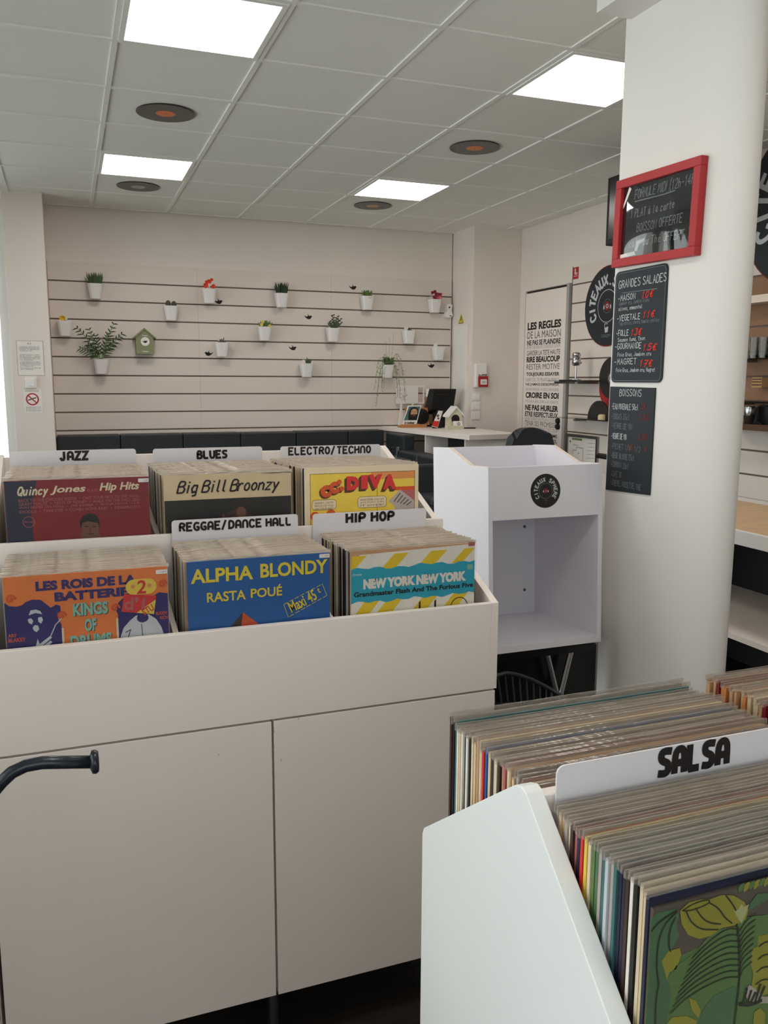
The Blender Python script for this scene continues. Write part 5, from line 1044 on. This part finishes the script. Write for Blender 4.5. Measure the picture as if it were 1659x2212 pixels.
mk('panel', ([(-.006, -a, b) for a, b in rr]+[(-.0005, -a, b) for a, b in rr], [tuple(range(len(rr))), tuple(range(2*len(rr)-1, len(rr)-1, -1))]+[(i, (i+1) % len(rr), len(rr)+(i+1) % len(rr), len(rr)+i) for i in range(len(rr))]), 'chalk_black', t)
r2 = rrect(-.143, .007, .143, .409, .018); mk('border_line', line(pl, r2+[r2[0]], .002, .0006), 'chalk_dim', t)
Z = lambda z: z+.002; U = lambda y: 2.6365-y
lett(t, pl, 'GRANDES SALADES', U(2.762), U(2.49), Z(.352), Z(.380), .003, 'chalk', .0008, jit=.25); mk('underline', line(pl, [(-.10, .335), (.10, .332)], .003, .0008), 'chalk_dim', t)
for s, a, z, b in (('-MAISON', 2.765, .305, 2.66), ('-VEGETALE', 2.765, .230, 2.625), ('-FOLLE', 2.765, .174, 2.69), ('-GOURMANDE', 2.77, .124, 2.61), ('-MAGRET', 2.77, .066, 2.635)): lett(t, pl, s, U(a), U(b), Z(z), Z(z+.021), .0027, 'chalk', .0008, jit=.25)
for s, a, z, b in (('10€', 2.622, .304, 2.56), ('11€', 2.61, .232, 2.545), ('13€', 2.675, .172, 2.615), ('15€', 2.60, .114, 2.525), ('17€', 2.615, .056, 2.545)): lett(t, pl, s, U(a), U(b), Z(z), Z(z+.023), .0044, 'chalk_red', .0010, jit=.2, slant=.35)
for s, a, z, b, m in (('Jambon cru, Jambon blanc', 2.757, .289, 2.575, 'chalk_dim'), ('olives, emmental', 2.757, .268, 2.615, 'chalk'), ('Tagliatelles, chevre, tomates confites', 2.75, .214, 2.515, 'chalk_dim'), ('Saumon fumé, Thon', 2.753, .152, 2.59, 'chalk'), ('Foie Gras, Jambon cru', 2.75, .096, 2.55, 'chalk'), ('Foie Gras, Jambon cru, Magret', 2.755, .038, 2.525, 'chalk')): lett(t, pl, s, U(a), U(b), Z(z), Z(z+.014), .0019, m, .0008, jit=.3, gap=1.1)
t = thing('drinks_board', 'plain black chalkboard listing drinks, lowest on the pillar', 'chalkboard', (1.99, 2.65, -.42), local=True); t.location = (2.0, 2.6505, C-.425)
mk('panel', prism([(.139, 0), (-.131, .012), (-.131, .404), (.139, .407)], 'x', -.006, -.0005), 'chalk_black', t)
Z = lambda z: z+.425; U = lambda y: 2.6505-y
lett(t, pl, 'BOISSONS', U(2.727), U(2.595), Z(-.053), Z(-.028), .0026, 'chalk', .0008, jit=.3)
for s, z, b, m in (('-EAU MINERALE 50cl', -.100, 2.61, 'chalk'), ('-SODAS 33cl', -.139, 2.66, 'chalk_dim'), ('-VERRE DE VIN', -.175, 2.64, 'chalk_dim'), ('-VERRE DE VIN', -.215, 2.67, 'chalk'), ('-PICHET 1/4   1/2', -.255, 2.585, 'chalk_dim'), ('-BIERE BLONDE 25cl', -.290, 2.62, 'chalk_dim'), ('-CORONA 33cl', -.325, 2.65, 'chalk_dim'), ('-CAFE 2€', -.362, 2.69, 'chalk_dim'), ('-CREME, NOISETTE, THE', -.397, 2.57, 'chalk_dim')):
    lett(t, pl, s, U(2.778+z*.05), U(b), Z(z-.004), Z(z+.017), .0021, m, .0008, jit=.35, gap=1.2)
for s, a, b, z in (('3€', 2.59, 2.565, -.095), ('3,50', 2.60, 2.545, -.135), ('3,50', 2.60, 2.55, -.208), ('5€', 2.66, 2.63, -.25), ('9€', 2.575, 2.545, -.25)): lett(t, pl, s, U(a), U(b), Z(z-.004), Z(z+.016), .0028, 'chalk_red_dim', .0008, jit=.3)

# ================================================================== DISPLAY KIOSK
TL = math.radians(-3.4)
t = thing('display_kiosk', 'white display kiosk with an open compartment and round logo, leaning slightly back', 'kiosk', (1.42, 2.66, -1.007), rot=(TL, 0, 0), local=True)
KW, KD = .492, .49
sd = [(0, 0), (0, .70), (.145, .70), (.335, .765), (KD, .765), (KD, 0)]
for x in (0, KW-.018): mk('side_panel', prism(sd, 'x', x, x+.018), 'laminate_cool', t, bev=.001)
for x in (0, KW-.018): mk('edge_band', prism([(.146, .7000), (.334, .7643), (.334, .7652), (.146, .7009)], 'x', x+.0005, x+.0175), 'laminate_edge', t); mk('edge_band', box(x+.0005, .002, .7, x+.0175, .144, .7006), 'laminate_edge', t)
mk('front_board', box(.018, 0, .502, KW-.018, .017, .698), 'laminate_cool', t, bev=.001); mk('tray_floor', box(.018, .017, .502, KW-.018, KD-.02, .520), 'laminate_cool', t); mk('back_board', box(.018, KD-.02, .0, KW-.018, KD-.004, .763), 'laminate_cool', t); mk('bottom_board', box(.018, 0, 0, KW-.018, KD-.02, .028), 'laminate_cool', t, bev=.001)
for z in (.41, .13): 
    s_ = mk('screw', lathe([(.007, -.002), (.007, 0)], (KW-.07, KD-.0201, z), 14, 'y'), 'steel', t); mk('screw_slot', J(box(KW-.074, KD-.0226, z-.001, KW-.066, KD-.0222, z+.001), box(KW-.071, KD-.0226, z-.004, KW-.069, KD-.0222, z+.004)), 'ink', s_)
lg = mk('logo_sticker', lathe([(.064, -.0012), (.064, 0)], (.240, 0, .604), 40, 'y'), 'p_black', t)
LP = Plane((.240, -.0012, .604), (1, 0, 0), (0, 0, 1), (0, -1, 0))
arc_text(lg, LP, 'CITEAUX SPHERE', 0, 0, .0425, 213, -33, .0135, 'chalk', .0008, .0034); mk('label_ring', ring(LP, 0, 0, .030, .0025, .0006), 'ink_grey', lg); mk('logo_disc', poly(LP, circ(0, 0, .0095, 18), .0008), 'p_maroon', lg); mk('logo_ring', poly(LP, circ(0, 0, .0035, 12), .0012), 'p_rose', lg)
for sg in (-1, 1): mk('headphone', poly(LP, [(sg*.008, .002), (sg*.012, .001), (sg*.0125, -.004), (sg*.008, -.006)], .0012), 'chalk', lg)
mk('cup_logo', line(LP, [(-.005, -.034), (.005, -.034), (.004, -.042), (-.001, -.046)], .002, .0008), 'ink_grey', lg)
# black table carrying it, with V-shaped steel legs and a black panel
t = thing('side_table', 'black table with V-shaped steel legs carrying the white kiosk', 'table', (1.65, 2.9, FL))
mk('table_top', prism([(2.655, -1.0090), (2.655, -1.035), (3.16, -1.0645), (3.16, -1.0385)], 'x', 1.43, 1.885), 'black_gloss', t)
for y in (2.69, 3.10):
    zt = -1.037-(y-2.655)*.058
    for xa, xb in ((1.688, 1.742), (1.797, 1.754)): mk('leg', tube([(xa, y, zt), (xb, y, -1.22), (xb+(xb-xa)*.12, y, -1.245)], .011, 10), 'chrome', t)
    mk('foot', J(tube([(1.748, y, -1.235), (1.748, y, FL+.015)], .016, 10), tube([(1.50, y, FL+.012), (1.88, y, FL+.012)], .012, 8)), 'chrome', t)
mk('modesty_panel', box(1.42, 2.735, FL, 1.945, 2.75, -1.045), 'black_gloss', t)
# wire-mesh tub chair in front of it
t = thing('mesh_chair', 'dark wire-mesh tub chair tucked between the bin and the kiosk', 'chair', (1.40, 2.38, FL))
ribs = []
rim = [(1.40+.215*math.cos(PI*k/24), 2.40+.10*math.sin(PI*k/24), -1.02-.10*abs(math.cos(PI*k/24))**1.5) for k in range(25)]
mk('rim', tube(rim, .008, 8), 'black_metal', t, smooth=True)
for k in range(1, 24): mk('wire', tube([rim[k], (1.40+.19*math.cos(PI*k/24), 2.39+.07*math.sin(PI*k/24), -1.16)], .003, 5), 'black_metal', t)
mk('seat_pan', lathe([(.17, -.40+.0), (.195, -.375), (.195, -.36)], (1.40, 2.36, -.79), 24), 'black_metal', t)
for sx, sy in ((-.14, -.13), (.14, -.13), (-.14, .12), (.14, .12)): mk('leg', tube([(1.40+sx, 2.36+sy, -1.18), (1.40+sx*1.15, 2.36+sy*1.15, FL)], .009, 8), 'black_metal', t)
# unseen desk added left of the view to shade the lower cabinet doors
t = thing('shade_desk', 'added white desk out of view, shading the lower cabinet doors', 'desk', (-1.0, .95, FL))
mk('desk_top', box(-1.56, .30, -.70, -.40, 1.62, -.665), 'laminate', t, bev=.002); mk('front_panel', box(-.45, .33, FL, -.43, 1.59, -.70), 'laminate', t)
for y in (.33, 1.57): mk('end_panel', box(-1.53, y, FL, -.45, y+.02, -.70), 'laminate', t)
flush_text()
